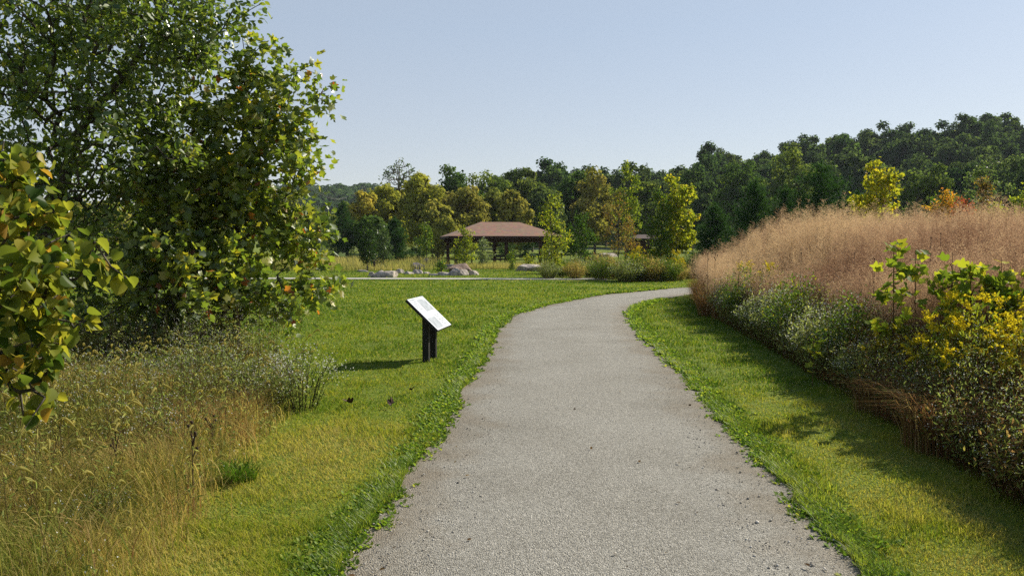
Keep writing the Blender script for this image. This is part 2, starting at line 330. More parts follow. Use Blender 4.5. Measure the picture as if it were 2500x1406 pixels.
def gravel_mat():
    m, n, out = new_mat('gravel'); b = n.nodes.new('ShaderNodeBsdfPrincipled'); b.inputs['Roughness'].default_value = .95; b.inputs['Specular IOR Level'].default_value = .15
    tc = n.nodes.new('ShaderNodeTexCoord'); O = tc.outputs['Object']
    def nz(s, d=6):
        q = n.nodes.new('ShaderNodeTexNoise'); q.inputs['Scale'].default_value = s; q.inputs['Detail'].default_value = d; n.links.new(O, q.inputs[0]); return q.outputs['Fac']
    vo = n.nodes.new('ShaderNodeTexVoronoi'); vo.inputs['Scale'].default_value = 120; n.links.new(O, vo.inputs[0])
    sep = n.nodes.new('ShaderNodeSeparateColor'); n.links.new(vo.outputs['Color'], sep.inputs[0])
    g = ramp(n, [(0, (74, 70, 62)), (.3, (134, 131, 120)), (.72, (170, 167, 155)), (1, (204, 198, 186))], sep.outputs[0]).outputs[0]
    big = ramp(n, [(.3, (140, 134, 120)), (.5, (166, 161, 148)), (.75, (181, 177, 165))], nz(.8, 8)).outputs[0]
    mx = n.nodes.new('ShaderNodeMix'); mx.data_type = 'RGBA'; mx.inputs[0].default_value = .4; n.links.new(g, mx.inputs[6]); n.links.new(big, mx.inputs[7])
    fine = ramp(n, [(.35, (150, 150, 150)), (.65, (255, 255, 255))], nz(220, 4)).outputs[0]
    ml = n.nodes.new('ShaderNodeMix'); ml.data_type = 'RGBA'; ml.blend_type = 'MULTIPLY'; ml.inputs[0].default_value = .8
    n.links.new(mx.outputs[2], ml.inputs[6]); n.links.new(fine, ml.inputs[7])
    ed = n.nodes.new('ShaderNodeAttribute'); ed.attribute_name = 'tone'; sm = n.nodes.new('ShaderNodeMath'); sm.operation = 'MULTIPLY_ADD'
    n.links.new(nz(2.2, 8), sm.inputs[0]); sm.inputs[1].default_value = .9; n.links.new(ed.outputs['Fac'], sm.inputs[2])
    mr = n.nodes.new('ShaderNodeMapRange'); n.links.new(sm.outputs[0], mr.inputs[0]); mr.inputs[1].default_value = 1.05; mr.inputs[2].default_value = 1.5; mr.inputs[4].default_value = .6
    dm = n.nodes.new('ShaderNodeMix'); dm.data_type = 'RGBA'; n.links.new(mr.outputs[0], dm.inputs[0]); n.links.new(ml.outputs[2], dm.inputs[6]); dm.inputs[7].default_value = (*lin((112, 98, 76)), 1)
    n.links.new(dm.outputs[2], b.inputs['Base Color'])
    vd = n.nodes.new('ShaderNodeMath'); vd.operation = 'ADD'; n.links.new(vo.outputs['Distance'], vd.inputs[0]); n.links.new(nz(60, 8), vd.inputs[1])
    bp = n.nodes.new('ShaderNodeBump'); bp.inputs['Strength'].default_value = 1.0; bp.inputs['Distance'].default_value = .008; bp.invert = True
    n.links.new(vd.outputs[0], bp.inputs['Height']); n.links.new(bp.outputs[0], b.inputs['Normal'])
    n.links.new(b.outputs[0], out.inputs[0]); return m
M['ground'] = ground_mat(); M['gravel'] = gravel_mat()

ux = np.linspace(-1, 1, 281); gx = np.sinh(ux * 6.2) / np.sinh(6.2) * 880
vy = np.linspace(0, 1, 260); gy = -60 + 66 * vy / .14 * (vy < .14) + 0 * vy
gy = np.where(vy < .14, -60 + 60 * (vy / .14), np.sinh((vy - .14) / .86 * 5.4) / np.sinh(5.4) * 960)
GX, GY = np.meshgrid(gx, gy); GZ = height(GX, GY)
ny, nx = GX.shape; idx = np.arange(nx * ny).reshape(ny, nx)
Q = np.stack([idx[:-1, :-1], idx[:-1, 1:], idx[1:, 1:], idx[1:, :-1]], -1).reshape(-1, 4)
tag(mobj('ground', np.stack([GX, GY, GZ], -1).reshape(-1, 3), Q, M['ground'], smooth=True), kind='structure')
# gravel path: eight strips across so it can crown slightly
K = 9; rows = []
for k in range(K):
    t = k / (K - 1); p = PLr * (1 - t) + PRr * t
    rows.append(np.column_stack([p, height(p[:, 0], p[:, 1]) + .006 + .02 * 4 * t * (1 - t)]))
V = np.stack(rows, 1).reshape(-1, 3); idx = np.arange(len(PLr) * K).reshape(len(PLr), K)
Q = np.stack([idx[:-1, :-1], idx[:-1, 1:], idx[1:, 1:], idx[1:, :-1]], -1).reshape(-1, 4)
tag(mobj('path', V, Q, M['gravel'], tone=np.tile(np.abs(np.linspace(-1, 1, K)), len(PLr)), smooth=True), kind='structure')
# pale footpath across the lawn and one far behind the pavilion
def strip(name, xs, fy, half, mat, up):
    ys = fy(xs); a = np.column_stack([xs, ys - half, height(xs, ys - half) + up]); b = np.column_stack([xs, ys + half, height(xs, ys + half) + up])
    V = np.stack([a, b], 1).reshape(-1, 3); i = np.arange(len(xs) - 1) * 2
    return tag(mobj(name, V, np.stack([i, i + 2, i + 3, i + 1], 1), mat), kind='structure')
strip('footpath', np.linspace(-30, 4.6, 60), foot_y, .8, M['concrete'], .03)
strip('footpath', np.linspace(-30, 30, 60), lambda x: 148 + 0 * x, 1.6, M['concrete'], .04)

# the air: one even box of pale haze round everything
m_, n_, out_ = new_mat('haze_air'); pv_ = n_.nodes.new('ShaderNodeVolumePrincipled'); pv_.inputs['Density'].default_value = .00011
pv_.inputs['Color'].default_value = (.80, .88, 1.0, 1); pv_.inputs['Anisotropy'].default_value = .1; n_.links.new(pv_.outputs[0], out_.inputs['Volume'])
bm = bmesh.new(); bmesh.ops.create_cube(bm, size=1)
for v in bm.verts: v.co = (v.co.x * 1800, 460 + v.co.y * 1080, 42 + v.co.z * 88)
tag(bobj('haze', bm, m_), 'thin pale summer haze over the whole park', 'haze', kind='stuff')

# ------------------------------------------------------------------ grass (stuff)
def scatter(n, d0, d1, spread=.76):
    y = np.exp(rng.uniform(math.log(d0), math.log(d1), n)); x = rng.uniform(-spread, spread, n) * (y + .6); return x, y
x, y = scatter(900000, 2.9, 70)
k = ~on_path(x, y) & ~on_foot(x, y) & (x < mea_x(y) + .5) & ~((x < bed_x(y) - .3) & (rng.random(len(x)) < .75))
x, y = x[k], y[k]; N = len(x)
yl = sstep(11, 5, y)                                                # the near verges are drier
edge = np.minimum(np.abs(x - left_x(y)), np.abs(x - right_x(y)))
tone = .30 + .34 * (vnoise(x, y, 1.6, 4) - .5) + .5 * (vnoise(x, y, .4, 5) - .5) * (.35 + .65 * yl) + .25 * (vnoise(x, y, .11, 6) - .5) - .03 + .5 * yl * np.where(x < 0, 1.1, .9) + rng.normal(0, .17, N)
tone = np.where(rng.random(N) < .07, rng.uniform(.8, 1, N), tone)
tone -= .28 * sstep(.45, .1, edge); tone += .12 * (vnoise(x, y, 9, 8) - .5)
h = rng.uniform(.018, .042, N) * (.55 + 1.2 * vnoise(x, y, .3, 9) ** 1.5) * (1 + .5 * sstep(8, 20, y)); w = .0042 * np.maximum(1, y / 4.2) ** .85
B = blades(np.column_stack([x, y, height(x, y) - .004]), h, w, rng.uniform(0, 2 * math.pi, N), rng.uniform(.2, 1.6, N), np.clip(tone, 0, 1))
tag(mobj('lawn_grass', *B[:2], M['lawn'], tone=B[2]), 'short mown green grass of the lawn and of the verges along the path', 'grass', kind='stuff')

# broad-leaved weeds along both edges of the path
LEAF = np.array([(0, 0, 0), (.24, .3, .05), (.26, .62, .03), (0, 1, -.06), (-.26, .62, .03), (-.24, .3, .05), (0, .45, -.02)])
LEAF_T = np.array([(0, 1, 6), (1, 2, 6), (2, 3, 6), (3, 4, 6), (4, 5, 6), (5, 0, 6)])
yy = np.exp(rng.uniform(math.log(2.9), math.log(30), 15000)); side = rng.random(15000) < .5
t = np.random.default_rng(1).normal(0, .075, 15000)
ex = np.where(side, np.interp(yy, PLr[:, 1], PLr[:, 0]) - .07 - t, np.interp(yy, PRr[:, 1], PRr[:, 0]) + .07 + t)
keep = (vnoise(ex, yy, .5, 21) + rng.normal(0, .15, len(ex)) > .34) & ((yy < 24) | side); ex, yy = ex[keep], yy[keep]
n = len(ex); nl = 8; px_, py_ = np.repeat(ex, nl), np.repeat(yy, nl); a = rng.uniform(0, 2 * math.pi, n * nl)
el = rng.uniform(.1, 1.1, n * nl); yd = np.column_stack([np.cos(a) * np.cos(el), np.sin(a) * np.cos(el), np.sin(el)])
pos = np.column_stack([px_ + np.cos(a) * .015, py_ + np.sin(a) * .015, height(px_, py_) + .004])
B = stamp(LEAF, LEAF_T, pos, basis(yd, np.tile([0, 0, 1.], (len(a), 1))), rng.uniform(.014, .042, len(a)) * np.maximum(1, py_ / 6) ** .7, np.clip(rng.normal(.55, .25, len(a)), 0, 1))
tag(mobj('edge_weeds', *B[:2], M['weed'], tone=B[2]), 'fresh green low weeds fringing both edges of the gravel path', 'weeds', kind='stuff')

# longer unmown grass right at the path edge
yy = np.exp(rng.uniform(math.log(2.9), math.log(32), 60000)); side = rng.random(60000) < .5; t = np.abs(rng.normal(0, .09, 60000)) - .03
ex = np.where(side, np.interp(yy, PLr[:, 1], PLr[:, 0]) - t, np.interp(yy, PRr[:, 1], PRr[:, 0]) + t); k = ((yy < 24) | side) & (.6 * vnoise(ex, yy, .9, 26) + .4 * vnoise(ex, yy, .28, 27) + rng.normal(0, .1, len(ex)) > .46); ex, yy, t = ex[k], yy[k], t[k]; n = len(ex)
tf = vnoise(ex, yy, .25, 23)
B = blades(np.column_stack([ex, yy, height(ex, yy)]), rng.uniform(.03, .08, n) * (.5 + tf), .004 * np.maximum(1, yy / 4.5) ** .85, rng.uniform(0, 6.28, n), rng.uniform(.2, 1.0, n), np.clip(.55 + .6 * (tf - .4) + rng.normal(0, .2, n), 0, 1), 2, .2)
tag(mobj('edge_grass', *B[:2], M['weed'], tone=B[2]), 'ragged fringe of longer grass hanging over the edges of the gravel path', 'grass', kind='stuff')

# loose stones on the path
def rock_proto(seed, sub=1):
    bm = bmesh.new(); bmesh.ops.create_icosphere(bm, subdivisions=sub, radius=1)
    r = np.random.default_rng(seed)
    for v in bm.verts: v.co *= r.uniform(.7, 1.15); v.co.z *= .65
    V = np.array([v.co[:] for v in bm.verts]); T = np.array([[v.index for v in f.verts] for f in bm.faces]); bm.free(); return V, T
x, y = scatter(26000, 3.0, 26, .5); x = x + .15 * y * .3
k = on_path(x, y); x, y = x[k], y[k]; n = len(x); V, T = rock_proto(3)
B = stamp(V, T, np.column_stack([x, y, height(x, y) + .02]), rotz(rng.uniform(0, 6.28, n)), rng.gamma(1.5, .0014, n) + .002, rng.random(n))
M['pebble'] = leaf_mat('pebble', [(0, (118, 112, 102)), (.5, (158, 152, 140)), (1, (200, 194, 182))], 0, 0)
tag(mobj('loose_stones', *B[:2], M['pebble'], tone=B[2]), 'loose grey stones lying on the gravel path', 'gravel', kind='stuff')

x, y = scatter(1500, 3.0, 28, .6); x = x + .05 * y; k = on_path(x, y) & (rng.random(len(x)) < .12 + .5 * (np.minimum(np.abs(x - left_x(y)), np.abs(x - right_x(y))) < .35)); x, y = x[k], y[k]; n = len(x)
a = rng.uniform(0, 6.28, n); B = stamp(LEAF, LEAF_T, np.column_stack([x, y, height(x, y) + .032]), basis(np.column_stack([np.cos(a), np.sin(a), rng.uniform(-.1, .5, n)]), np.tile([0, 0, 1.], (n, 1)) + rng.normal(0, .3, (n, 3))), rng.uniform(.012, .04, n), rng.random(n))
M['litter'] = leaf_mat('litter', [(0, (52, 38, 26)), (.6, (86, 66, 42)), (1, (120, 100, 60))], .1, 0)
tag(mobj('leaf_litter', *B[:2], M['litter'], tone=B[2]), 'small dead leaf scraps strewn on the gravel path', 'litter', kind='stuff')

# ------------------------------------------------------------------ weedy bed at the left (stuff)
def foxtail_proto():
    parts = []; n = 6; p = [np.array([0, .30 * (i / n) ** 2.2, .62 * (i / n) ** .95]) for i in range(n + 1)]
    P = np.array(p); parts.append(tubes(P[:-1], P[1:], np.full(n, .0016), np.full(n, .0014), 3, np.full(n, .15)))
    hd = [P[-1] + np.array([0, .075 * math.sin(t * 1.6), .055 * math.sin(t * 2.4) - .03 * t]) for t in np.linspace(0, 1, 5)]
    Hd = np.array(hd); rr = np.array([.004, .0085, .0095, .008, .003])
    parts.append(tubes(Hd[:-1], Hd[1:], rr[:-1], rr[1:], 6, np.full(4, .8)))
    return cat(parts)
fv, ft, fo = foxtail_proto()
def in_bed(n, y0, y1, xw=6.5):
    y = rng.uniform(y0, y1, n); x = bed_x(y) - np.abs(rng.normal(0, .5, n)) * (rng.random(n) < .4) - rng.uniform(0, xw, n); x += rng.normal(0, .08, n)
    k = (x > -.78 * y - 1.2); return x[k], y[k]
x, y = in_bed(2600, 3.2, 11.2); n = len(x)
Bv = stamp(fv, ft, np.column_stack([x, y, height(x, y)]), rotz(rng.uniform(0, 6.28, n)), rng.uniform(.6, 1.05, n), np.zeros(n))
tone = np.tile(fo, n) * .6 + np.repeat(rng.uniform(0, .4, n), len(fv))
tag(mobj('foxtail_grass', *Bv[:2], M['foxtail'], tone=np.clip(tone, 0, 1)), 'arching seed heads of foxtail grass in the rough bed below the trees', 'grass', kind='stuff')
parts = []
x, y = in_bed(150000, 2.7, 11.6); n = len(x); dens = vnoise(x, y, .7, 31)
gone = sstep(.25, .02, bed_x(y) - x)
h = (.2 + .5 * dens * rng.random(n) ** .7) * (1 - .6 * gone) * (1 + .25 * sstep(4, 9, y))
tone = .45 + .8 * (vnoise(x, y, .9, 33) - .5) + .6 * (vnoise(x, y, .28, 34) - .5) + .2 * sstep(6.5, 4, y) + rng.normal(0, .2, n)
parts.append(blades(np.column_stack([x, y, height(x, y)]), h, .003 * np.maximum(1, y / 4.5), rng.uniform(0, 6.28, n), rng.uniform(.1, 1.3, n), np.clip(tone, 0, 1), 3, .25))
x, y = in_bed(5200, 3.0, 11.0); n = len(x)
parts.append(blades(np.column_stack([x, y, height(x, y)]), rng.uniform(.2, .55, n), .009 * np.maximum(1, y / 7), rng.uniform(0, 6.28, n), rng.uniform(.2, 1.2, n), np.clip(rng.normal(.42, .26, n), 0, 1), 4, .35))
tag(mobj('straw_grass', *cat(parts)[:2], M['straw'], tone=cat(parts)[2]), 'rough straw coloured and green uncut grass in the bed below the trees', 'grass', kind='stuff')

# ------------------------------------------------------------------ tall plume grass meadow at the right (stuff)
def panicle(seed):
    r = np.random.default_rng(seed); parts = []; n = 46
    t = r.random(n); z0 = .62 * t; a = r.uniform(0, 6.28, n); L = (.26 * (1 - t) + .06) * r.uniform(.6, 1.1, n)
    P0 = np.column_stack([0 * t, 0 * t, z0]); el = r.uniform(.5, 1.1, n)
    P1 = P0 + np.column_stack([np.cos(a) * np.cos(el), np.sin(a) * np.cos(el), np.sin(el)]) * L[:, None]
    s = norm(np.cross(P1 - P0, r.normal(size=(n, 3)))) * .0011
    V = np.stack([P0 - s, P0 + s, P1], 1).reshape(-1, 3); T = np.arange(3 * n).reshape(-1, 3); parts.append((V, T, np.full(3 * n, .45)))
    m = 150; i = r.integers(0, n, m); u = r.uniform(.25, 1, m)[:, None]; c = P0[i] * (1 - u) + P1[i] * u + r.normal(0, .006, (m, 3))
    q = r.normal(size=(m, 3)); q2 = r.normal(size=(m, 3)); sz = .0052
    V = np.stack([c + norm(q) * sz * 1.4, c + norm(q2) * sz, c - norm(q + q2) * sz], 1).reshape(-1, 3)
    parts.append((V, np.arange(3 * m).reshape(-1, 3), np.repeat(r.uniform(.4, 1, m), 3))); return cat(parts)
y = np.exp(rng.uniform(math.log(6.2), math.log(42), 17000)); x = mea_x(y) + .75 - .6 * sstep(12, 18, y) + rng.random(17000) ** 1.25 * (.80 * y - mea_x(y) + .8)
back = (y > 8) | (x > mea_x(y) + 1.4)
x, y = x[back], y[back]; n = len(x)
front = sstep(.6, 2.6, x - mea_x(y)) * sstep(6, 10, y)
fr2 = sstep(.1, 2.4, x - mea_x(y)); hh = (1.0 + .24 * fr2 + .43 * front + .30 * sstep(11, 19, y) * fr2 + .14 * sstep(16, 22, y)) * rng.normal(1, .1, n) * (.84 + .2 * vnoise(x, y, 2.2, 41) + .12 * vnoise(x, y, .6, 42)); big = np.maximum(1, y / 11) ** .7
parts = []; which = rng.integers(0, 4, n); patch = vnoise(x, y, 3, 43)
lx, ly = rng.normal(0, .07, n), rng.normal(0, .07, n)
top = np.column_stack([x + lx, y + ly, height(x, y) + hh - .25])
for w_ in range(4):
    pv, pt, po = panicle(50 + w_); s = which == w_; m = s.sum()
    Rm = basis(np.tile([[1., 0, 0]], (m, 1)) + 0, np.tile([[0, 0, 1.]], (m, 1))); Rm = rotz(rng.uniform(0, 6.28, m))
    Bv = stamp(pv, pt, top[s] - np.array([0, 0, .3]), Rm, np.column_stack([big[s] * 1.0, big[s] * 1.0, np.ones(m)]), np.zeros(m))
    to = np.tile(po, m) + np.repeat(.9 * (patch[s] - .5) + .5 * (vnoise(x[s], y[s], .7, 44) - .5) + .15 * sstep(13, 20, y[s]) + rng.normal(0, .2, m), len(pv)); parts.append((Bv[0], Bv[1], np.clip(to, 0, 1)))
B = cat(parts); tag(mobj('plume_grass', *B[:2], M['plume'], tone=B[2]), 'airy pinkish tan seed plumes of the tall grass meadow beside the path', 'tall grass', kind='stuff')
parts = []
b0 = np.column_stack([x, y, height(x, y)]); P1 = top.copy()
parts.append(tubes(b0, P1, .0022 * big, .0016 * big, 3, np.clip(rng.normal(.45, .2, n), 0, 1)))
for rep in range(5):
    jx, jy = x + rng.normal(0, .12, n), y + rng.normal(0, .12, n)
    parts.append(blades(np.column_stack([jx, jy, height(jx, jy) - .01]), rng.uniform(.6, 1.15, n) * hh * .8, .0055 * big, rng.uniform(0, 6.28, n), rng.uniform(.1, .7, n), np.clip(rng.normal(.45 + .3 * (patch - .5), .25, n), 0, 1), 3, .2))
B = cat(parts); tag(mobj('meadow_stems', *B[:2], M['plume_stem'], tone=B[2]), 'rusty brown stems and leaves of the tall grass meadow', 'tall grass', kind='stuff')

# fine brush that fills the front of the bank
def brush(name, label, x, y, h, leafm, stemm, nleaf, petals, tone):
    n = len(x); b0 = np.column_stack([x, y, height(x, y)]); tip = b0 + np.column_stack([rng.normal(0, .10, n), rng.normal(0, .10, n), h]); bg_ = np.maximum(1, y / 9)
    o1 = tubes(b0, tip, .0022 * bg_, .0012 * bg_, 3, np.clip(rng.normal(.35, .2, n), 0, 1))
    i = rng.integers(0, n, nleaf); u = rng.uniform(.15, 1.02, nleaf) ** .8; p = b0[i] * (1 - u[:, None]) + tip[i] * u[:, None] + rng.normal(0, .03, (nleaf, 3))
    sz = rng.uniform(.02, .05, nleaf) * bg_[i] ** .6; sc3 = np.column_stack([sz * .45, sz, sz]); yd = norm(rng.normal(size=(nleaf, 3)) + [0, 0, .3])
    o2 = stamp(LEAF, LEAF_T, p, basis(yd, norm(rng.normal(size=(nleaf, 3)) + [0, 0, .6])), sc3, np.clip(tone + .6 * (vnoise(p[:, 0], p[:, 1], .7, 91) - .5) + rng.normal(0, .2, nleaf), 0, 1))
    tag(mobj(name + '_stems', *o1[:2], M[stemm], tone=o1[2]), 'thin brown stems of the ' + label, 'weeds', kind='stuff')
    tag(mobj(name + '_leaves', *o2[:2], M[leafm], tone=o2[2]), 'small leaves of the ' + label, 'weeds', kind='stuff')
    if petals:
        i = rng.integers(0, n, petals); p = tip[i] + rng.normal(0, .06, (petals, 3)); q = rng.normal(size=(petals, 3)); q2 = rng.normal(size=(petals, 3)); s_ = (.0052 * bg_[i] ** .6)[:, None]
        V = np.stack([p + norm(q) * s_ * 1.3, p + norm(q2) * s_, p - norm(q + q2) * s_], 1).reshape(-1, 3)
        tag(mobj(name + '_blossom', V, np.arange(3 * petals).reshape(-1, 3), M['petal'], tone=np.repeat(rng.random(petals), 3)), 'tiny white blossom speckling the ' + label, 'flowers', kind='stuff')
y = np.exp(rng.uniform(math.log(3.2), math.log(24), 9000)); x = mea_x(y) + .12 + np.abs(rng.normal(0, .75, 9000))
brush('bank_brush', 'grey green brush along the foot of the tall grass', x, y, (.45 + .55 * sstep(0, .9, x - mea_x(y))) * rng.uniform(.6, 1.12, 9000), 'aster_leaf', 'plume_stem', 100000, 22000, .62)
y = rng.uniform(4.2, 9.2, 5200); x = mea_x(y) + .3 + rng.random(5200) ** 1.5 * 2.4
brush('thicket', 'tangled brown and green thicket at the near end of the bank', x, y, (.5 + .5 * sstep(.2, 1.2, x - mea_x(y))) * rng.uniform(.65, 1.1, 5200), 'thicket_leaf', 'plume_stem', 60000, 0, .5)
x, y = in_bed(5000, 3.0, 11.4, 5.5); k = (vnoise(x, y, 1.3, 71) > .35) & (rng.random(len(x)) < .25 + .75 * sstep(4.5, 7.5, y)); x, y = x[k], y[k]
brush('bed_brush', 'grey green weeds in the rough bed below the trees', x, y, rng.uniform(.34, .8, len(x)) * (1 + .35 * sstep(8, 10, y)) * sstep(-.1, .5, bed_x(y) - x + .15), 'aster_leaf', 'stem', 32000, 12000, .65)

# tan grass beyond the lawn
x = rng.uniform(-34, -5.2, 26000); y = rng.uniform(52, 70, 26000); n = len(x)
x2 = rng.uniform(-14, 3, 4000); y2 = rng.uniform(54, 62, 4000)
k = rng.random(n) < sstep(-4.5, -8, x)
x, y = np.r_[x[k], rng.uniform(-4.2, 3.4, 5000)], np.r_[y[k], rng.uniform(55.5, 61.5, 5000)]; n = len(x)
B = blades(np.column_stack([x, y, height(x, y)]), rng.uniform(.35, .85, n) * np.where(x > -5, .7, 1) * (.6 + .6 * vnoise(x, y, 3, 61)), np.full(n, .03), rng.uniform(0, 6.28, n), rng.uniform(.1, .8, n), np.clip(.55 + .8 * (vnoise(x, y, 4, 62) - .5) + rng.normal(0, .15, n), 0, 1), 3)
tag(mobj('tan_grass', *B[:2], M['tan'], tone=B[2]), 'tan uncut grass behind the boulders and the pale footpath', 'grass', kind='stuff')

# ------------------------------------------------------------------ trees
OVATE, OVATE_T = LEAF, LEAF_T
def tulip_leaf():
    o = [(0, .0), (.22, .02), (.46, .22), (.5, .42), (.30, .52), (.44, .86), (.40, .95), (0, .80), (-.40, .95), (-.44, .86), (-.30, .52), (-.5, .42), (-.46, .22), (-.22, .02)]
    V = [(x, y, .28 * abs(x) - .12 * y * y) for x, y in o] + [(0, .42, -.03)]
    n = len(o); return np.array(V), np.array([(i, (i + 1) % n, n) for i in range(n)])
def heart_leaf():
    o = [(0, .1), (.2, -.04), (.42, .06), (.54, .32), (.46, .6), (.24, .84), (0, 1.04), (-.24, .84), (-.46, .6), (-.54, .32), (-.42, .06), (-.2, -.04)]
    V = [(x, y, .45 * x * x + .25 * abs(x) - .25 * (y - .3) ** 2) for x, y in o] + [(0, .45, -.02), (.24, .42, .07), (-.24, .42, .07)]
    T = [(0, 1, 13), (1, 2, 13), (2, 3, 13), (3, 4, 13), (4, 5, 13), (5, 6, 12), (5, 12, 13), (0, 13, 12), (6, 7, 12), (7, 8, 14), (8, 9, 14), (9, 10, 14), (10, 11, 14), (11, 0, 14), (7, 14, 12), (0, 12, 14)]
    return np.array(V), np.array(T)
TULIP, TULIP_T = tulip_leaf(); HEART, HEART_T = heart_leaf()
QUAD = np.array([(-.5, 0, 0), (.5, 0, 0), (.42, .9, .18), (-.38, 1, -.1)]); QUAD_T = np.array([(0, 1, 2), (0, 2, 3)])

def ellipsoids(n, E, shell=.35, seed=0):
    """points in a union of ellipsoids (centre, radii), biased outward"""
    r = np.random.default_rng(seed); E = [(np.asarray(c, float), np.asarray(q, float) * np.ones(3)) for c, q in E]
    w = np.array([np.prod(q) ** .75 for _, q in E]); w /= w.sum(); out = []
    for i in r.choice(len(E), n, p=w):
        v = r.normal(size=3); v /= np.linalg.norm(v); out.append(E[i][0] + v * E[i][1] * r.random() ** shell)
    return np.array(out)
def grow(trunk, targets, seg=.22, r_tip=.004, up=.10, seed=0, power=.46, climb=.7):
    """branches from a trunk polyline out to every target; returns segment arrays and the twig flag"""
    r = np.random.default_rng(seed); trunk = np.asarray(trunk, float)
    s = np.r_[0, np.cumsum(np.linalg.norm(np.diff(trunk, axis=0), axis=1))]; m = max(3, int(s[-1] / seg))
    t = np.linspace(0, s[-1], m); P = [np.array([np.interp(u, s, trunk[:, k]) for k in range(3)]) for u in t]
    par = [-1] + list(range(m - 1)); lo = m // 5
    ax = np.array(P); order = np.argsort([np.min(np.linalg.norm(ax - q, axis=1)) for q in targets])
    ends = [m - 1]
    A = np.zeros((m + len(targets) * 60, 3)); A[:m] = P; cnt = m
    for q in np.asarray(targets)[order]:
        D = A[:cnt] - q; dist = np.linalg.norm(D, axis=1)
        cost = dist + climb * np.maximum(0, D[:, 2] + .35 * dist); cost[:lo] += 100
        i = int(np.argmin(cost)); L = dist[i]; k = max(1, int(round(L / seg))); a = A[i].copy(); last = i
        bow = np.array([0, 0, up * L]) + r.normal(0, .05 * L, 3)
        for j in range(1, k + 1):
            u = j / k; A[cnt] = a * (1 - u) + q * u + bow * 4 * u * (1 - u) * (1 - .3 * u) + r.normal(0, .012 + .01 * L, 3) * (j < k)
            par.append(last); last = cnt; cnt += 1
            if cnt >= len(A): break
        ends.append(last)
        if cnt >= len(A) - 60: break
    A = A[:cnt]; par = np.array(par); load = np.zeros(cnt)
    for e in ends: load[e] += 1
    for i in range(cnt - 1, 0, -1): load[par[i]] += load[i]
    rad = r_tip * np.maximum(load, 1) ** power
    i = np.arange(1, cnt); return A, par, rad, load
def wood_mesh(A, par, rad, sides=6):
    i = np.arange(1, len(A)); return tubes(A[par[i]], A[i], np.minimum(rad[par[i]], rad[i] * 1.5), rad[i], sides)
def leaf_mesh(A, par, load, proto, total, size, maxload=6, seed=0, tone=(.5, .2), droop=.3, spread=.06, upness=1.0):
    r = np.random.default_rng(seed); i = np.where((load <= maxload) & (par >= 0))[0]; wt = 1 / load[i] ** .5; i = r.choice(i, int(total), p=wt / wt.sum()); n = len(i)
    u = r.random(n)[:, None]; pos = A[par[i]] * (1 - u) + A[i] * u + r.normal(0, spread, (n, 3))
    ax = norm(A[i] - A[par[i]]); yd = norm(norm(r.normal(size=(n, 3))) + .6 * ax + np.array([0, 0, -droop]))
    upv = norm(r.normal(size=(n, 3)) * .75 + np.array([0, 0, upness]))
    tn = np.clip(r.normal(*tone, n), 0, 1)
    return stamp(proto[0], proto[1], pos, basis(yd, upv), r.uniform(.6, 1.15, n) * size, tn)

def grown_tree(name, label, cat_, base, trunk, E, ntar, leafm, proto, size, total, seed, group=None, bark='bark', r_tip=.004, power=.46, tone=(.5, .2), seg=.22, up=.1, extra=None, droop=.3, shell=.35, maxload=6, spread=.06, climb=.7):
    base = np.asarray(base, float); root = thing(name, label, cat_, base, 0, group)
    tg = ellipsoids(ntar, E, shell, seed)
    if extra is not None: tg = np.vstack([tg, extra])
    A, par, rad, load = grow(trunk, tg, seg, r_tip, up, seed, power, climb); A = A - base
    W = wood_mesh(A, par, rad); mobj('trunk', *W[:2], M[bark], root, smooth=True)
    L = leaf_mesh(A, par, load, proto, total, size, maxload, seed, tone, droop, spread); mobj('crown', *L[:2], M[leafm], root, tone=L[2])
    return root
TP, HP, OP = (TULIP, TULIP_T), (HEART, HEART_T), (OVATE, OVATE_T)

# -- tulip tree by the bed
d = 10.7; b = at(578, 895, d); b[2] = 0
def el(px, py, rx, ry, d, depth=None):
    s = d / F; return (at(px, py, d), (rx * s, (depth or (rx + ry) / 2 * s), ry * s))
E = [el(545, 620, 170, 180, d), el(545, 380, 180, 190, d), el(640, 250, 100, 110, d), el(705, 400, 90, 130, d), el(735, 290, 40, 50, d), el(640, 450, 90, 130, d), el(690, 590, 95, 100, d), el(735, 685, 70, 45, d - .2), el(590, 170, 45, 75, d), el(430, 700, 170, 110, d - 1.0), el(400, 640, 120, 110, d - 1.2), el(650, 715, 110, 60, d - .3), el(450, 500, 150, 180, d - .5)]
X = [at(*p) for p in [(815, 262, d), (802, 218, d), (775, 182, d), (740, 168, d), (790, 340, d - .2), (795, 400, d), (802, 520, d), (822, 575, d - .2), (812, 640, d), (822, 690, d - .3), (800, 718, d), (745, 738, d), (690, 778, d - .4), (592, 85, d), (680, 115, d), (640, 110, d), (720, 780, d - .6), (330, 820, d - .8), (420, 830, d - .8), (500, 838, d - .5), (565, 830, d - .5)]]
grown_tree('tulip_tree', 'young tulip tree with lobed green leaves and a slim bare trunk beside the lawn', 'tree', b, [b, b + [.0, .05, 1.5], b + [.1, .1, 3.0], at(600, 150, d)], E, 700, 'tulip', TP, .104, 10000, 11, tone=(.45, .24), extra=np.array(X), r_tip=.0035, power=.40, seg=.2, spread=.09)
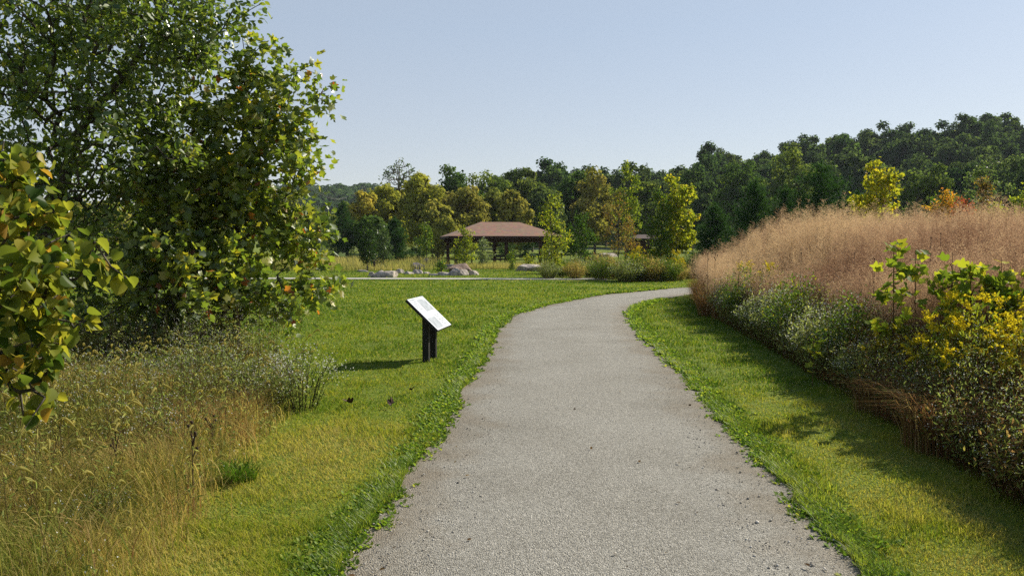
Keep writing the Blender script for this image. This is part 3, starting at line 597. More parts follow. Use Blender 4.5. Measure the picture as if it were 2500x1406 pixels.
# -- larger small-leaved tree behind and above
d = 9.6; b = at(90, 940, d); b[2] = 0
E = [el(200, 120, 300, 200, d, 1.6), el(60, 350, 230, 250, d, 1.5), el(330, 60, 230, 120, d, 1.3), el(330, 330, 200, 120, d, 1.2), el(260, 560, 280, 170, d + .6, 1.2), el(260, 740, 230, 90, d + .7, 1.0), el(440, 90, 90, 110, d, .8), el(100, -200, 300, 250, d, 2), el(540, 20, 60, 40, d, .5), el(380, 810, 150, 40, d + .3, .8)]
X = [at(*p) for p in [(640, 8, d), (610, 25, d), (585, 45, d), (545, 70, d), (520, 95, d), (505, 130, d), (505, 160, d), (500, 110, d), (560, 880, d - .8), (480, 930, d - 1), (380, 900, d - .8), (300, 880, d - .6), (250, 900, d - .7), (520, 860, d - .9)]]
grown_tree('shade_tree', 'tall spreading tree with small glossy green leaves at the edge of the path bed', 'tree', b, [b, b + [.1, 0, 1.6], at(190, 320, d), at(330, 150, d), at(430, -60, d), at(480, -260, d)], E, 1900, 'canopy', OP, .094, 31000, 12, tone=(.34, .24), extra=np.array(X), r_tip=.0036, seg=.22, spread=.09, power=.39)
# -- redbud close at the left
d = 3.55; b = np.array([-2.75, 3.5, 0.0])
E = [el(-10, 400, 70, 70, d + .1, .4), el(10, 480, 80, 70, d, .4), el(60, 570, 100, 80, d, .4), el(130, 640, 130, 80, d, .35), el(40, 720, 130, 100, d, .4), el(60, 830, 90, 110, d - .1, .3), el(25, 950, 60, 90, d - .2, .25), el(-180, 650, 200, 260, d, .5)]
X = [at(*p) for p in [(310, 680, d), (270, 650, d), (60, 1045, d - .3), (110, 970, d - .2), (180, 800, d), (210, 780, d), (20, 400, d), (230, 590, d), (50, 430, d)]]
grown_tree('redbud_tree', 'redbud with large yellowing heart shaped leaves closest to the camera', 'tree', b, [b, b + [.02, 0, .6], b + [.1, .02, 1.3], at(-120, 420, d)], E, 260, 'redbud', HP, .068, 1300, 13, tone=(.5, .27), extra=np.array(X), r_tip=.0028, seg=.12, droop=.9, spread=.03)

# -- young planted trees beyond the lawn, each grown on its own
def young(name, label, px, base_py, top_py, wid, mat, d, seed, n=170, leaf=.15, lai=3.0, proto=OP, narrow=1.0, low=.25, tone=(.5, .22), group='young planted trees beyond the lawn', cat_='tree', bark='bark', ntrunk=1, shell=.4, maxload=6):
    b = at(px, base_py, d); b[2] = float(height(b[0], b[1])); s = d / F; top = at(px, top_py, d)[2]; H = top - b[2]; w = wid * s / 2
    r = np.random.default_rng(seed); E = []
    for k in range(9):
        f = low + (1 - low) * (k + .5) / 9; ww = w * math.sin(math.pi * min(1, (f - low * .7) / (1 - low * .7)) ** .8) ** .42 * narrow * r.uniform(.8, 1.1)
        off = r.normal(0, .22, 2) * w; E.append((b + [off[0], off[1], f * H], (max(.15, ww * r.uniform(.7, 1)), max(.15, ww * r.uniform(.7, 1)), H * (1 - low) / 9 * .95)))
    trunk = [b, b + [r.normal(0, .03), 0, H * .4], b + [r.normal(0, .08), 0, H * .97]]
    return grown_tree(name, label, cat_, b, trunk, E, n, mat, proto, leaf, lai * .75 * 2 * w * H * (1 - low) / (.3 * leaf * leaf), seed, group, bark, .006, .36, tone, max(.16, H / 22), .06, None, .3, shell, maxload, .09)
young('columnar_tree', 'narrow yellow green young tree standing alone at the end of the lawn', 1347, 678, 472, 84, 'lime_leaf', 41, 21, 190, .13, 2.4, low=.12, tone=(.62, .22))
young('round_tree', 'dark bushy round young tree between the narrow tree and the brown tree', 1416, 650, 524, 92, 'green_leaf', 48, 22, 260, .15, 4.0, low=.02, tone=(.3, .25))
young('brown_tree', 'thin young tree with sparse brown autumn leaves', 1510, 648, 466, 92, 'brown_leaf', 48, 23, 150, .12, .85, low=.25, tone=(.45, .28))
young('brown_tree', 'second sparse brown tree leaning behind the first with reddish low leaves', 1535, 640, 520, 66, 'brown_leaf', 52, 24, 110, .12, .85, low=.25, tone=(.6, .3))
young('slender_tree', 'tall loose olive yellow tree rising behind the sparse brown tree', 1528, 620, 404, 88, 'lime_leaf', 66, 25, 220, .2, 3.0, low=.3, tone=(.45, .22))
young('golden_tree', 'broad yellow green tree with bright leaves where the path bends away', 1652, 668, 436, 112, 'yellow_leaf', 40, 26, 270, .14, 3.0, TP, low=.2, tone=(.36, .25))
young('green_tree', 'greener young tree touching the broad yellow tree on its shaded side', 1612, 668, 470, 78, 'green_leaf', 39, 27, 200, .13, 3.0, low=.1, tone=(.6, .22))
young('sycamore_tree', 'bright golden yellow tree standing in front of the dark pines', 2152, 600, 394, 128, 'yellow_leaf', 30, 28, 230, .15, 2.2, TP, low=.2, tone=(.62, .2), group='trees behind the tall grass')
young('silver_tree', 'grey green shining tree behind the orange shrubs', 2396, 600, 396, 132, 'silver_leaf', 36, 29, 300, .13, 3.0, low=.2, tone=(.6, .25), group='trees behind the tall grass')
young('amber_tree', 'small amber brown tree standing in front of the grey green tree', 2394, 600, 430, 52, 'brown_leaf', 33, 30, 130, .12, 3.0, low=.15, tone=(.3, .2), group='trees behind the tall grass')
young('orange_shrub', 'orange leaved shrub with a flat spreading top in front of the dark wood', 2312, 590, 468, 98, 'orange_leaf', 31, 31, 130, .12, 3.4, low=.55, tone=(.6, .25), group='shrubs behind the tall grass', cat_='shrub')
young('red_shrub', 'red leaved shrub glowing low behind the tall grass', 2352, 590, 488, 76, 'red_leaf', 29, 32, 110, .1, 3.4, low=.3, group='shrubs behind the tall grass', cat_='shrub')
young('green_shrub', 'olive green shrub beside the orange shrub', 2280, 600, 478, 84, 'green_leaf', 32, 33, 170, .12, 3.4, low=.1, tone=(.5, .2), group='shrubs behind the tall grass', cat_='shrub')
young('yellow_shrub', 'yellow green shrub between the red shrub and the frame edge', 2438, 590, 496, 80, 'lime_leaf', 30, 34, 130, .12, 3.4, low=.1, tone=(.7, .2), group='shrubs behind the tall grass', cat_='shrub')
young('yellow_shrub', 'yellow green shrub furthest along the tall grass at the frame edge', 2500, 590, 448, 80, 'lime_leaf', 34, 35, 150, .13, 3.4, low=.1, tone=(.55, .2), group='shrubs behind the tall grass', cat_='shrub')
young('shade_sapling', 'small dark tree with a short straight trunk left of the boulders', 897, 662, 556, 58, 'dark_leaf', 51, 36, 260, .16, 4.5, low=.2, tone=(.35, .22), group='trees around the boulders')
young('blue_shrub', 'grey green bushy tree touching the small dark tree', 936, 652, 552, 52, 'silver_leaf', 56, 37, 230, .15, 4.0, low=.03, tone=(.35, .22), group='trees around the boulders')
young('sapling', 'slender light green sapling with a thin bare stem in the tan grass', 1040, 645, 540, 46, 'green_leaf', 60, 38, 120, .15, 3.0, low=.3, tone=(.65, .2), group='trees around the boulders')
young('dark_shrub', 'dark round shrub left of the pavilion', 1018, 650, 580, 42, 'dark_leaf', 72, 39, 160, .2, 3.4, low=.02, tone=(.4, .2), group='trees around the boulders', cat_='shrub')
young('pavilion_tree', 'yellow green little tree in front of the left end of the pavilion', 1135, 648, 556, 66, 'lime_leaf', 56, 40, 190, .15, 3.4, low=.15, tone=(.55, .2), group='trees around the boulders')
young('pale_shrub', 'pale blossoming shrub under the pavilion eave', 1178, 645, 580, 46, 'silver_leaf', 60, 41, 120, .14, 3.0, low=.05, tone=(.9, .15), group='trees around the boulders', cat_='shrub')
young('low_shrub', 'low green shrub between the standing stone and the brown boulder', 1078, 659, 634, 36, 'green_leaf', 50, 42, 90, .12, 4.0, low=.02, tone=(.6, .2), group='trees around the boulders', cat_='shrub')
young('dark_tree', 'dark leafy tree seen under the middle of the pavilion roof', 1240, 640, 585, 56, 'dark_leaf', 80, 43, 150, .22, 3.4, low=.1, tone=(.5, .2), group='trees around the boulders')
young('dark_tree', 'dark leafy tree seen under the right end of the pavilion roof', 1288, 640, 580, 60, 'dark_leaf', 76, 44, 150, .22, 3.4, low=.05, tone=(.35, .2), group='trees around the boulders')
young('shore_shrub', 'feathery olive shrub in front of the right half of the pavilion', 1252, 655, 612, 26, 'lime_leaf', 52, 45, 70, .1, 3.4, low=.02, tone=(.2, .2), group='trees around the boulders', cat_='shrub')
young('tan_shrub', 'low yellowish shrub beside the waste bin', 1288, 655, 622, 34, 'lime_leaf', 54, 46, 80, .1, 3.4, low=.02, tone=(.6, .2), group='trees around the boulders', cat_='shrub')

# -- pines
def pine(label, px, top_py, wid, d, seed, name='pine_tree', group='young pines', mat='pine'):
    b = at(px, 640, d); b[2] = float(height(b[0], b[1])); top = at(px, top_py, d)[2]; H = top - b[2]; w = wid * d / F / 2
    r = np.random.default_rng(seed); root = thing(name, label, 'pine', b, 0, group)
    P0, P1, tips = [], [], []
    nw = 15
    for k in range(nw):
        z = H * (.04 + .93 * k / nw); L = w * (1 - (k / nw) ** 2.0) * r.uniform(.75, 1.1) + .12
        for j in range(9):
            a = r.uniform(0, 6.28); l = L * r.uniform(.65, 1.12); e = np.array([math.cos(a) * l, math.sin(a) * l, l * r.uniform(.1, .6)])
            P0.append([0, 0, z]); P1.append(e + [0, 0, z])
            m = int(5 + l * 13)
            for q in range(m):
                u = r.uniform(.25, 1.02); tips.append(np.array([0, 0, z]) + e * u + r.normal(0, .09 + .07 * l, 3))
    P0.append([0, 0, 0]); P1.append([0, 0, H]); P0, P1 = np.array(P0, float), np.array(P1, float)
    r0 = np.full(len(P0), .016); r1 = np.full(len(P0), .006); r0[-1] = .09; r1[-1] = .012
    Wd = tubes(P0, P1, r0, r1, 5); mobj('trunk', *Wd[:2], M['bark'], root)
    tips = np.array(tips + [np.array([0, 0, H * (.93 + .07 * u)]) for u in np.linspace(0, 1, 14)]); n = len(tips); k = 11; pos = np.repeat(tips, k, 0)
    out = norm(np.column_stack([tips[:, 0], tips[:, 1], np.full(n, .55 * w)])); yd = norm(np.repeat(out, k, 0) + r.normal(0, .65, (n * k, 3)))
    needle = np.array([(-.5, 0, 0), (.5, 0, 0), (0, 1, 0)]); s = np.column_stack([np.full(n * k, .022 * (d / 40) ** .5), r.uniform(.16, .28, n * k), np.ones(n * k)])
    tn = np.clip(np.repeat(r.normal(.5, .2, n), k) + r.normal(0, .1, n * k), 0, 1)
    B = stamp(needle, np.array([(0, 1, 2)]), pos, basis(yd, r.normal(size=(n * k, 3))), s, tn); mobj('crown', *B[:2], M[mat], root, tone=B[2])
    return root
pine('broad dark pine behind the tall grass beside the golden yellow tree', 2000, 395, 230, 44, 61)
pine('dark pine behind the tall grass nearest the bend of the path', 1842, 440, 150, 43, 62)
pine('low dark pine filling the gap between the two larger pines', 1915, 455, 130, 47, 63)
pine('small dark pine behind the broad yellow green tree', 1745, 500, 100, 46, 64)
pine('dark pine touching the golden yellow tree low down', 2090, 470, 110, 42, 65)
pine('dark green pine behind the boulders', 965, 532, 66, 66, 66)
pine('soft green pine beside the tulip tree beyond the lawn', 838, 492, 92, 84, 67)

# -- woods: prototypes of clump-built crowns, copied as single trees
def wood_tree(name, label, seed, mat, rx=5.2, h=16.0, low=.18, nblob=46, nleaf=9000, leaf=.5, group=None, spiky=False):
    r = np.random.default_rng(seed); root = thing(name, label, 'tree', (0, 0, 0), 0, group)
    bc, br = [], []
    for i in range(nblob):
        v = r.normal(size=3); v /= np.linalg.norm(v); f = r.uniform(.35, .86)
        z = h * (low + (1 - low) / 2) + v[2] * h * (1 - low) / 2 * f
        wz = 1.0 - .25 * max(0, (z / h - .6)) / .4
        bc.append([v[0] * rx * f * wz, v[1] * rx * f * wz, z]); br.append(r.uniform(.20, .36) * rx)
    bc, br = np.array(bc), np.array(br); i = r.integers(0, nblob, nleaf); v = norm(r.normal(size=(nleaf, 3)) + [0, 0, .25])
    pos = bc[i] + v * (br[i] * (r.random(nleaf) ** .4) * r.uniform(.8, 1.2, nleaf))[:, None] * [1, 1, .85]
    nrm = norm(v + .6 * norm(bc[i] - [0, 0, h * .5]) + r.normal(0, .5, (nleaf, 3)))
    yd = norm(np.cross(nrm, r.normal(size=(nleaf, 3))))
    bt = r.normal(0, .14, nblob); tn = np.clip(.5 + bt[i] + r.normal(0, .16, nleaf), 0, 1)
    B = stamp(QUAD, QUAD_T, pos, basis(yd, nrm), r.uniform(.5, 1.15, nleaf) * leaf, tn)
    far = bc[np.argsort(-np.linalg.norm(bc[:, :2], axis=1))[:18]]
    A, par, rad, load = grow([(0, 0, -.5), (0, 0, h * .35), (.3, .1, h * .85)], far, 1.0, .05, .08, seed)
    Wd = wood_mesh(A, par, rad, 5); mobj('trunk', *Wd[:2], M['bark'], root); mobj('crown', *B[:2], M[mat], root, tone=B[2]); return root
HG = 'trees of the wooded hill'
protos = [wood_tree('hill_tree', 'dark green tree in the woods covering the hill', 100 + i, m_, rx, h, lo, nb) for i, (m_, rx, h, lo, nb) in enumerate(
    [('far_dark', 5.6, 16.5, .12, 44), ('far_dark', 5.0, 17, .1, 52), ('far_mid', 5.4, 15.5, .1, 46), ('far_dark', 6.2, 15.5, .15, 60), ('far_mid', 4.6, 16, .1, 40), ('far_olive', 5.0, 14.5, .1, 44)])]
used = set(); spots = []
for dd, stepx in ((252, 8.2), (238, 8.2), (222, 8.4), (206, 8.4), (190, 8.4), (174, 8.4), (158, 8.4)):
    x0 = (1215 - 1250) / F * dd; x1 = 1320 / F * dd; xx = x0 + rng.uniform(0, 4)
    while xx < x1:
        spots.append((xx + rng.normal(0, 1.2), dd + rng.normal(0, 3))); xx += stepx * rng.uniform(.8, 1.25)
for (sx, sy) in spots:
    i = int(rng.choice(6, p=[.26, .22, .18, .2, .1, .04])); sxy = rng.uniform(.9, 1.15); sz = sxy * rng.uniform(.9, 1.04)
    z = float(height(sx, sy)) - .3; rz = rng.uniform(0, 6.28)
    if i not in used:
        used.add(i); o = protos[i]; o.location = (sx, sy, z); o.rotation_euler = (0, 0, rz); o.scale = (sxy, sxy, sz); o['group'] = HG
    else: copy_tree(protos[i], (sx, sy, z), rz, (sxy, sxy, sz), group=HG)
lead = 'hill_tree'
# mid-distance trees, told apart one by one: (label, px, base y distance, top y, width px, proto material)
mid_protos = {}
def mid(label, px, top_py, wid, d, mat, seed, name='woodland_tree', nleaf=9000, leaf=.34, low=.05, group='trees between the lawn and the hill'):
    x = (px - 1250) / F * d; z = float(height(x, d)) - .2; H = at(px, top_py, d)[2] - z
    o = wood_tree(name, label, seed, mat, wid * d / F / 2 * 1.12, H * 1.12, low, 56, nleaf, leaf, group); o.location = (x, d, z); return o
mid('big yellowing tree left of the pavilion below the bare topped tree', 1035, 436, 132, 100, 'far_yellow', 201, nleaf=13000)
mid('yellow tree between the big yellowing tree and the green pine', 945, 446, 104, 104, 'far_yellow', 202)
mid('bright yellow green tree above the small dark tree', 895, 474, 92, 98, 'far_yellow', 203)
mid('green tree in front of the bright yellow green tree', 905, 520, 86, 84, 'far_mid', 204)
mid('dark green tree rising behind the pavilion roof', 1102, 420, 130, 122, 'far_mid', 205)
mid('olive tree just left of the pavilion ridge', 1140, 466, 134, 96, 'far_olive', 206)
mid('yellowish olive tree right above the pavilion ridge', 1208, 470, 104, 100, 'far_olive', 207)
mid('green tree on the skyline behind the olive trees', 1205, 434, 130, 128, 'far_mid', 208)
mid('tall dark green tree above the pavilion roof', 1300, 410, 110, 124, 'far_mid', 209, nleaf=12000)
mid('rounded green tree behind the narrow yellow green tree', 1395, 424, 120, 116, 'far_mid', 210, nleaf=12000)
mid('broad olive green tree behind the dark round tree', 1452, 432, 110, 112, 'far_olive', 211)
mid('green tree behind the tall loose tree', 1570, 440, 100, 118, 'far_mid', 212)
mid('dark tree at the foot of the hill behind the broad yellow tree', 1690, 420, 120, 130, 'far_dark', 213)
mid('green tree at the foot of the hill behind the first pine', 1800, 400, 130, 125, 'far_mid', 214)
mid('pale grey green tree behind the golden yellow tree', 2262, 404, 110, 100, 'far_mid', 215)
mid('dark tree low on the hill behind the pines', 1930, 372, 140, 120, 'far_mid', 216)
mid('dark tree behind the grey green shining tree', 2440, 400, 150, 118, 'far_dark', 217)
mid('shadowy tree above the orange shrubs', 2340, 395, 120, 122, 'far_dark', 218)
mid('dark tree filling the edge of the wood by the frame', 2540, 380, 150, 112, 'far_dark', 219)
mid('yellow green tree behind the dark shrub left of the pavilion', 1070, 500, 96, 90, 'far_olive', 222)
mid('olive tree between the bright yellow tree and the big yellowing tree', 975, 470, 90, 112, 'far_olive', 223)
mid('dull green tree at the left end of the yellowing row', 848, 505, 90, 100, 'far_mid', 224)
mid('olive tree behind the pavilion roof on the right', 1255, 480, 96, 94, 'far_olive', 225)
mid('green tree filling the skyline behind the pavilion', 1160, 446, 120, 132, 'far_mid', 226)
mid('green tree peeping out behind the tulip tree', 770, 510, 100, 92, 'far_mid', 220)
for i, (px, tp, w_, d_) in enumerate([(690, 480, 130, 105), (590, 470, 140, 110), (480, 490, 140, 104), (370, 470, 150, 112), (260, 490, 150, 102), (140, 480, 150, 110), (20, 470, 160, 104), (-110, 480, 160, 106)]):
    mid('green woodland tree half hidden by the leaves of the near trees', px, tp, w_, d_, 'far_mid' if i % 2 else 'far_olive', 230 + i, nleaf=5000, leaf=.5, group='woodland trees behind the near trees')
mid('dark green tree far behind the pavilion', 1330, 470, 120, 104, 'far_dark', 221)
for i, (px, tp, w_) in enumerate([(1075, 560, 60), (1120, 570, 60), (1165, 565, 64), (1215, 572, 60), (1262, 565, 64), (1310, 570, 64)]):
    mid('low green bush in the row seen beneath the pavilion roof', px, tp, w_, 175, 'far_mid', 250 + i, name='hedge_bush', nleaf=2500, leaf=.6, group='row of bushes far behind the pavilion')
# bare topped tree
d = 112; b = np.array([(972 - 1250) / F * d, d, float(height(-16, d))])
E = [el(975, 425, 42, 40, d), el(960, 440, 30, 30, d), el(1000, 435, 24, 30, d)]
grown_tree('bare_tree', 'half bare grey tree sticking up above the yellowing trees', 'tree', b, [b, b + [0, 0, 6], at(975, 410, d)], E, 150, 'silver_leaf', OP, .32, 650, 71, bark='bark_pale', r_tip=.03, power=.36, seg=.7, maxload=1.5, tone=(.5, .2), spread=.2)

# far ridge woods as one mass
r = np.random.default_rng(5); n = 420; px = r.uniform(420, 1000, n); dd = r.uniform(430, 640, n); fx = (px - 1250) / F * dd
parts = []
for i in range(n):
    z = float(height(fx[i], dd[i])); m = 90; v = norm(r.normal(size=(m, 3)) + [0, 0, .3]); hh_ = r.uniform(11, 16)
    pos = np.array([fx[i], dd[i], z + hh_ * .55]) + v * [6, 6, hh_ * .45]
    parts.append(stamp(QUAD, QUAD_T, pos, basis(norm(np.cross(v, r.normal(size=(m, 3)))), v), r.uniform(1.2, 2.6, m), np.clip(r.normal(.45, .2, m), 0, 1)))
B = cat(parts); tag(mobj('distant_woods', *B[:2], M['far_dark'], tone=B[2]), 'bluish far-off woods on the distant ridge beyond the tulip tree', 'woods', kind='stuff')

# ------------------------------------------------------------------ boulders
def boulder(label, px, base_py, w, h, mat, seed, depth=None, flat=.7, tilt=0.0, name='boulder'):
    p = gnd(px, base_py); s = p[1] / F; bm = bmesh.new(); bmesh.ops.create_icosphere(bm, subdivisions=4, radius=1); r = np.random.default_rng(seed)
    pl = [(norm(r.normal(size=3) * [1, 1, .8]), r.uniform(.58, .9)) for _ in range(12)]
    for v in bm.verts:
        c = np.array(v.co); c = np.sign(c) * np.abs(c) ** .72
        for nn, dd_ in pl:
            t = c @ nn
            if t > dd_: c = c - nn * (t - dd_) * .92
        c *= 1 + .05 * math.sin(c[0] * 7 + seed) * math.sin(c[1] * 6 + 2) + r.normal(0, .006)
        v.co = c
    zs = [v.co.z for v in bm.verts]; xs = [v.co.x for v in bm.verts]
    kx = w * s * (1.12 if w < 50 else 1) / (max(xs) - min(xs)); kz = h * s / max(zs) * (1.3 if w < 50 else 1.0)
    for v in bm.verts:
        z = v.co.z; v.co = ((v.co.x + tilt * z) * kx, v.co.y * (depth or kx * .8), max(z * kz, -.08))
    o = bobj(name, bm, M[mat], None); o.location = p + [0, (depth or kx * .8) * .6, 0]; o.rotation_euler = (0, 0, r.uniform(-.3, .3))
    return tag(o, label, 'boulder', 'boulders set beyond the lawn')
for i, a in enumerate([
    ('flat pale slab of rock at the foot of the small dark tree', 885, 664, 26, 4, 'rock'),
    ('small dark rock at the far end of the row nearest the tulip tree', 906, 675, 18, 9, 'rock'),
    ('long rounded grey rock in the row along the pale footpath', 921, 678, 32, 14, 'rock'),
    ('dark faced block of rock in the row along the pale footpath', 948, 678, 36, 13, 'rock'),
    ('narrow rock ending the dark group along the footpath', 966, 675, 11, 11, 'rock'),
    ('pale pointed rock behind the dark group', 977, 668, 22, 9, 'rock'),
    ('low pale rock in the middle of the row', 999, 670, 24, 6, 'rock'),
    ('wedge shaped pale rock in the middle of the row', 1017, 669, 26, 9, 'rock'),
    ('small low rock between the wedge and the long slab', 1040, 669, 17, 4, 'rock'),
    ('thin low slab lying before the brown boulder', 1058, 673, 24, 4, 'rock'),
    ('long low grey slab touching the big pale rock', 1082, 673, 32, 7, 'rock'),
    ('big pale rounded rock before the brown boulder', 1108, 673, 28, 15, 'rock'),
    ('grey rock leaning on the big pale rock', 1132, 673, 24, 12, 'rock'),
    ('pale broken rock at the pavilion end of the row', 1156, 672, 24, 9, 'rock'),
    ('dark purplish boulder beside the standing stone', 1018, 659, 34, 14, 'rock_purple'),
    ('upright pointed standing stone near the pavilion', 1041, 652, 15, 17, 'rock'),
    ('large brown boulder with a sloping back before the pavilion', 1128, 663, 68, 20, 'rock_brown'),
    ('low broad boulder behind the large brown one', 1098, 658, 60, 9, 'rock_brown'),
    ('broad pale dome shaped boulder right of the pavilion', 1291, 662, 70, 17, 'rock'),
    ('pale mound of rock behind the sparse brown tree', 1486, 632, 56, 14, 'rock'),
    ('small flat rock beyond the lawn beside the dark round tree', 1375, 655, 24, 5, 'rock')]):
    boulder(*a, seed=300 + i)

# ------------------------------------------------------------------ boxes
def box(bm, x0, x1, y0, y1, z0, z1, mtx=None, bevel=0):
    v = [bm.verts.new((x, y, z)) for x in (x0, x1) for y in (y0, y1) for z in (z0, z1)]
    f = [bm.faces.new([v[i] for i in q]) for q in ((0, 1, 3, 2), (4, 6, 7, 5), (0, 4, 5, 1), (2, 3, 7, 6), (0, 2, 6, 4), (1, 5, 7, 3))]
    if mtx is not None:
        for q in v: q.co = mtx @ q.co
    if bevel:
        bmesh.ops.bevel(bm, geom=list({e for k in f for e in k.edges}), offset=bevel, segments=2, affect='EDGES')
from mathutils import Matrix, Vector
def bar(bm, a, b, r):
    a, b = Vector(a), Vector(b); q = (b - a).to_track_quat('Z', 'Y').to_matrix().to_4x4(); q.translation = a
    box(bm, -r, r, -r, r, 0, (b - a).length, q)

# ------------------------------------------------------------------ picnic pavilion
pav = thing('picnic_pavilion', 'open picnic pavilion with a brown shingled hip roof on dark timber posts', 'pavilion', (-.98, 66, 0), R(12))
L, D, ez, rz_ = 4.7, 3.05, 2.42, 3.62
bm = bmesh.new(); rl = L - D
vs = [bm.verts.new(p) for p in [(-L, -D, ez), (L, -D, ez), (L, D, ez), (-L, D, ez), (-rl, 0, rz_), (rl, 0, rz_)]]
for f in ((0, 1, 5, 4), (1, 2, 5), (2, 3, 4, 5), (3, 0, 4), (3, 2, 1, 0)): bm.faces.new([vs[i] for i in f])
roof = bobj('roof', bm, M['shingle'], pav)
bm = bmesh.new()
for a in ((-L, L, -D - .03, -D + .01), (-L, L, D - .01, D + .03)): box(bm, *a, ez - .2, ez - .004)
for a in ((-L - .03, -L + .01, -D + .012, D - .012), (L - .01, L + .03, -D + .012, D - .012)): box(bm, *a, ez - .2, ez - .004)
bobj('fascia', bm, M['timber'], roof)
for yb in (-D + .55, D - .55):
    bm = bmesh.new(); box(bm, -L + .3, L - .3, yb - .09, yb + .09, ez - .48, ez - .006); bobj('beam', bm, M['timber'], pav)
    for xb in (-L + .62, 0, L - .62):
        bm = bmesh.new(); box(bm, xb - .12, xb + .12, yb - .12, yb + .12, .06, ez - .484); box(bm, xb - .17, xb + .17, yb - .17, yb + .17, .061, .22); bobj('post', bm, M['timber'], pav)
bm = bmesh.new(); box(bm, -L + .2, L - .2, -D + .2, D - .2, -.2, .06); bobj('slab', bm, M['concrete'], pav)
# second roof to the right behind the trees
sh = thing('small_shelter', 'dark little shelter roof glimpsed between the brown and yellow trees', 'shelter', ((1568 - 1250) / F * 78, 78, 0), R(12))
bm = bmesh.new()
vs = [bm.verts.new(p) for p in [(-1.5, -1.5, 2.35), (1.5, -1.5, 2.35), (1.5, 1.5, 2.35), (-1.5, 1.5, 2.35), (-.5, 0, 2.75), (.5, 0, 2.75)]]
for f in ((0, 1, 5, 4), (1, 2, 5), (2, 3, 4, 5), (3, 0, 4), (3, 2, 1, 0)): bm.faces.new([vs[i] for i in f])
bobj('roof', bm, M['timber'], sh)
for px_ in (-1.3, 1.3):
    for py_ in (-1.2, 1.2):
        bm = bmesh.new(); box(bm, px_ - .1, px_ + .1, py_ - .1, py_ + .1, 0, 2.346); bobj('post', bm, M['timber'], sh)
bm = bmesh.new(); box(bm, -1.18, 1.18, 1.12, 1.2, .3, 2.2); bobj('panel', bm, M['timber'], sh)
# picnic tables
def table(label, x, y, rz):
    t = thing('picnic_table', label, 'picnic table', (x, y, .06), rz, 'picnic tables under the pavilion')
    bm = bmesh.new()
    for i in range(5): box(bm, -.92, .92, -.37 + i * .15, -.37 + i * .15 + .14, .72, .76)
    bobj('table_top', bm, M['timber'], t)
    for s in (-1, 1):
        bm = bmesh.new()
        for i in range(2): box(bm, -.92, .92, s * .72 - .14 + i * .145, s * .72 - .005 + i * .145, .42, .46)
        bobj('bench', bm, M['timber'], t)
    for s in (-.65, .65):
        bm = bmesh.new(); bar(bm, (s, -.62, 0), (s, -.2, .716), .035); bar(bm, (s + .08, .62, 0), (s + .08, .2, .716), .035); box(bm, s - .03, s + .03, -.82, .82, .36, .416); bobj('leg', bm, M['timber'], t)
def pw(lx, ly): c, s = math.cos(R(12)), math.sin(R(12)); return (-.98 + c * lx - s * ly, 66 + s * lx + c * ly)
for lab, lx, ly in [('dark picnic table beside the two visible pavilion posts', -3.3, -1.2), ('dark picnic table in the middle front of the pavilion', -.9, -1.1), ('dark picnic table near the waste bin end of the pavilion', 1.6, -1.2), ('dark picnic table at the back of the pavilion', .4, 1.3)]:
    table(lab, *pw(lx, ly), R(12 + random.uniform(-6, 6)))
# waste bin and grill
wb = thing('waste_bin', 'dark slatted waste bin at the right end of the pavilion', 'bin', (*pw(3.5, -2.2), .06))
bm = bmesh.new()
for k in range(16):
    a = 2 * math.pi * k / 16; bar(bm, (.27 * math.cos(a), .27 * math.sin(a), .03), (.29 * math.cos(a), .29 * math.sin(a), .85), .028)
bobj('body', bm, M['black_post'], wb); bm = bmesh.new(); bmesh.ops.create_cone(bm, cap_ends=True, segments=20, radius1=.34, radius2=.16, depth=.18); [setattr(v, 'co', v.co + Vector((0, 0, .95))) for v in bm.verts]; bobj('lid', bm, M['black_post'], wb)
gr = thing('park_grill', 'black charcoal grill on a post beside the waste bin', 'grill', (*pw(4.4, -3.2), 0))
bm = bmesh.new(); bar(bm, (0, 0, -.1), (0, 0, .8), .05); bobj('post', bm, M['black_post'], gr)
bm = bmesh.new(); box(bm, -.3, .3, -.25, .25, .802, .83); box(bm, -.3, -.27, -.25, .25, .832, 1.05); box(bm, .27, .3, -.25, .25, .832, 1.05); box(bm, -.268, .268, .22, .25, .832, 1.05); bobj('firebox', bm, M['black_post'], gr)
# stake by the sapling
bm = bmesh.new(); bar(bm, (0, 0, -.2), (0, 0, 1.0), .06); o = bobj('wooden_stake', bm, M['timber']); o.location = gnd(914, 660); tag(o, 'short dark stake standing beside the small dark tree', 'stake')

# ------------------------------------------------------------------ interpretive sign
sg = thing('interpretive_sign', 'tilted white information panel on two black posts in the grass by the path', 'sign', (-1.19, 11.35, 0), R(-9))
tilt = R(43.5)
def panel_mat():
    m, n, out = new_mat('sign_face'); b = n.nodes.new('ShaderNodeBsdfPrincipled'); b.inputs['Roughness'].default_value = .32; b.inputs['Base Color'].default_value = (*lin((196, 199, 201)), 1)
    n.links.new(b.outputs[0], out.inputs[0]); return m
M['sign_face'] = panel_mat(); M['sign_print'] = solid_mat('sign_print', (120, 126, 128), (166, 170, 172), 14, .35); M['sign_dark'] = solid_mat('sign_dark', (104, 110, 112), (140, 146, 148), 20, .35)
mt = Matrix.Translation((.0, 0, .685)) @ Matrix.Rotation(tilt, 4, 'Y')
bm = bmesh.new(); box(bm, -.31, .31, -.40, .40, -.035, -.0, mt, .004); pan = bobj('panel_frame', bm, M['black_post'], sg)
bm = bmesh.new(); box(bm, -.305, .305, -.395, .395, .0015, .006, mt); face = bobj('panel', bm, M['sign_face'], pan)
bm = bmesh.new()
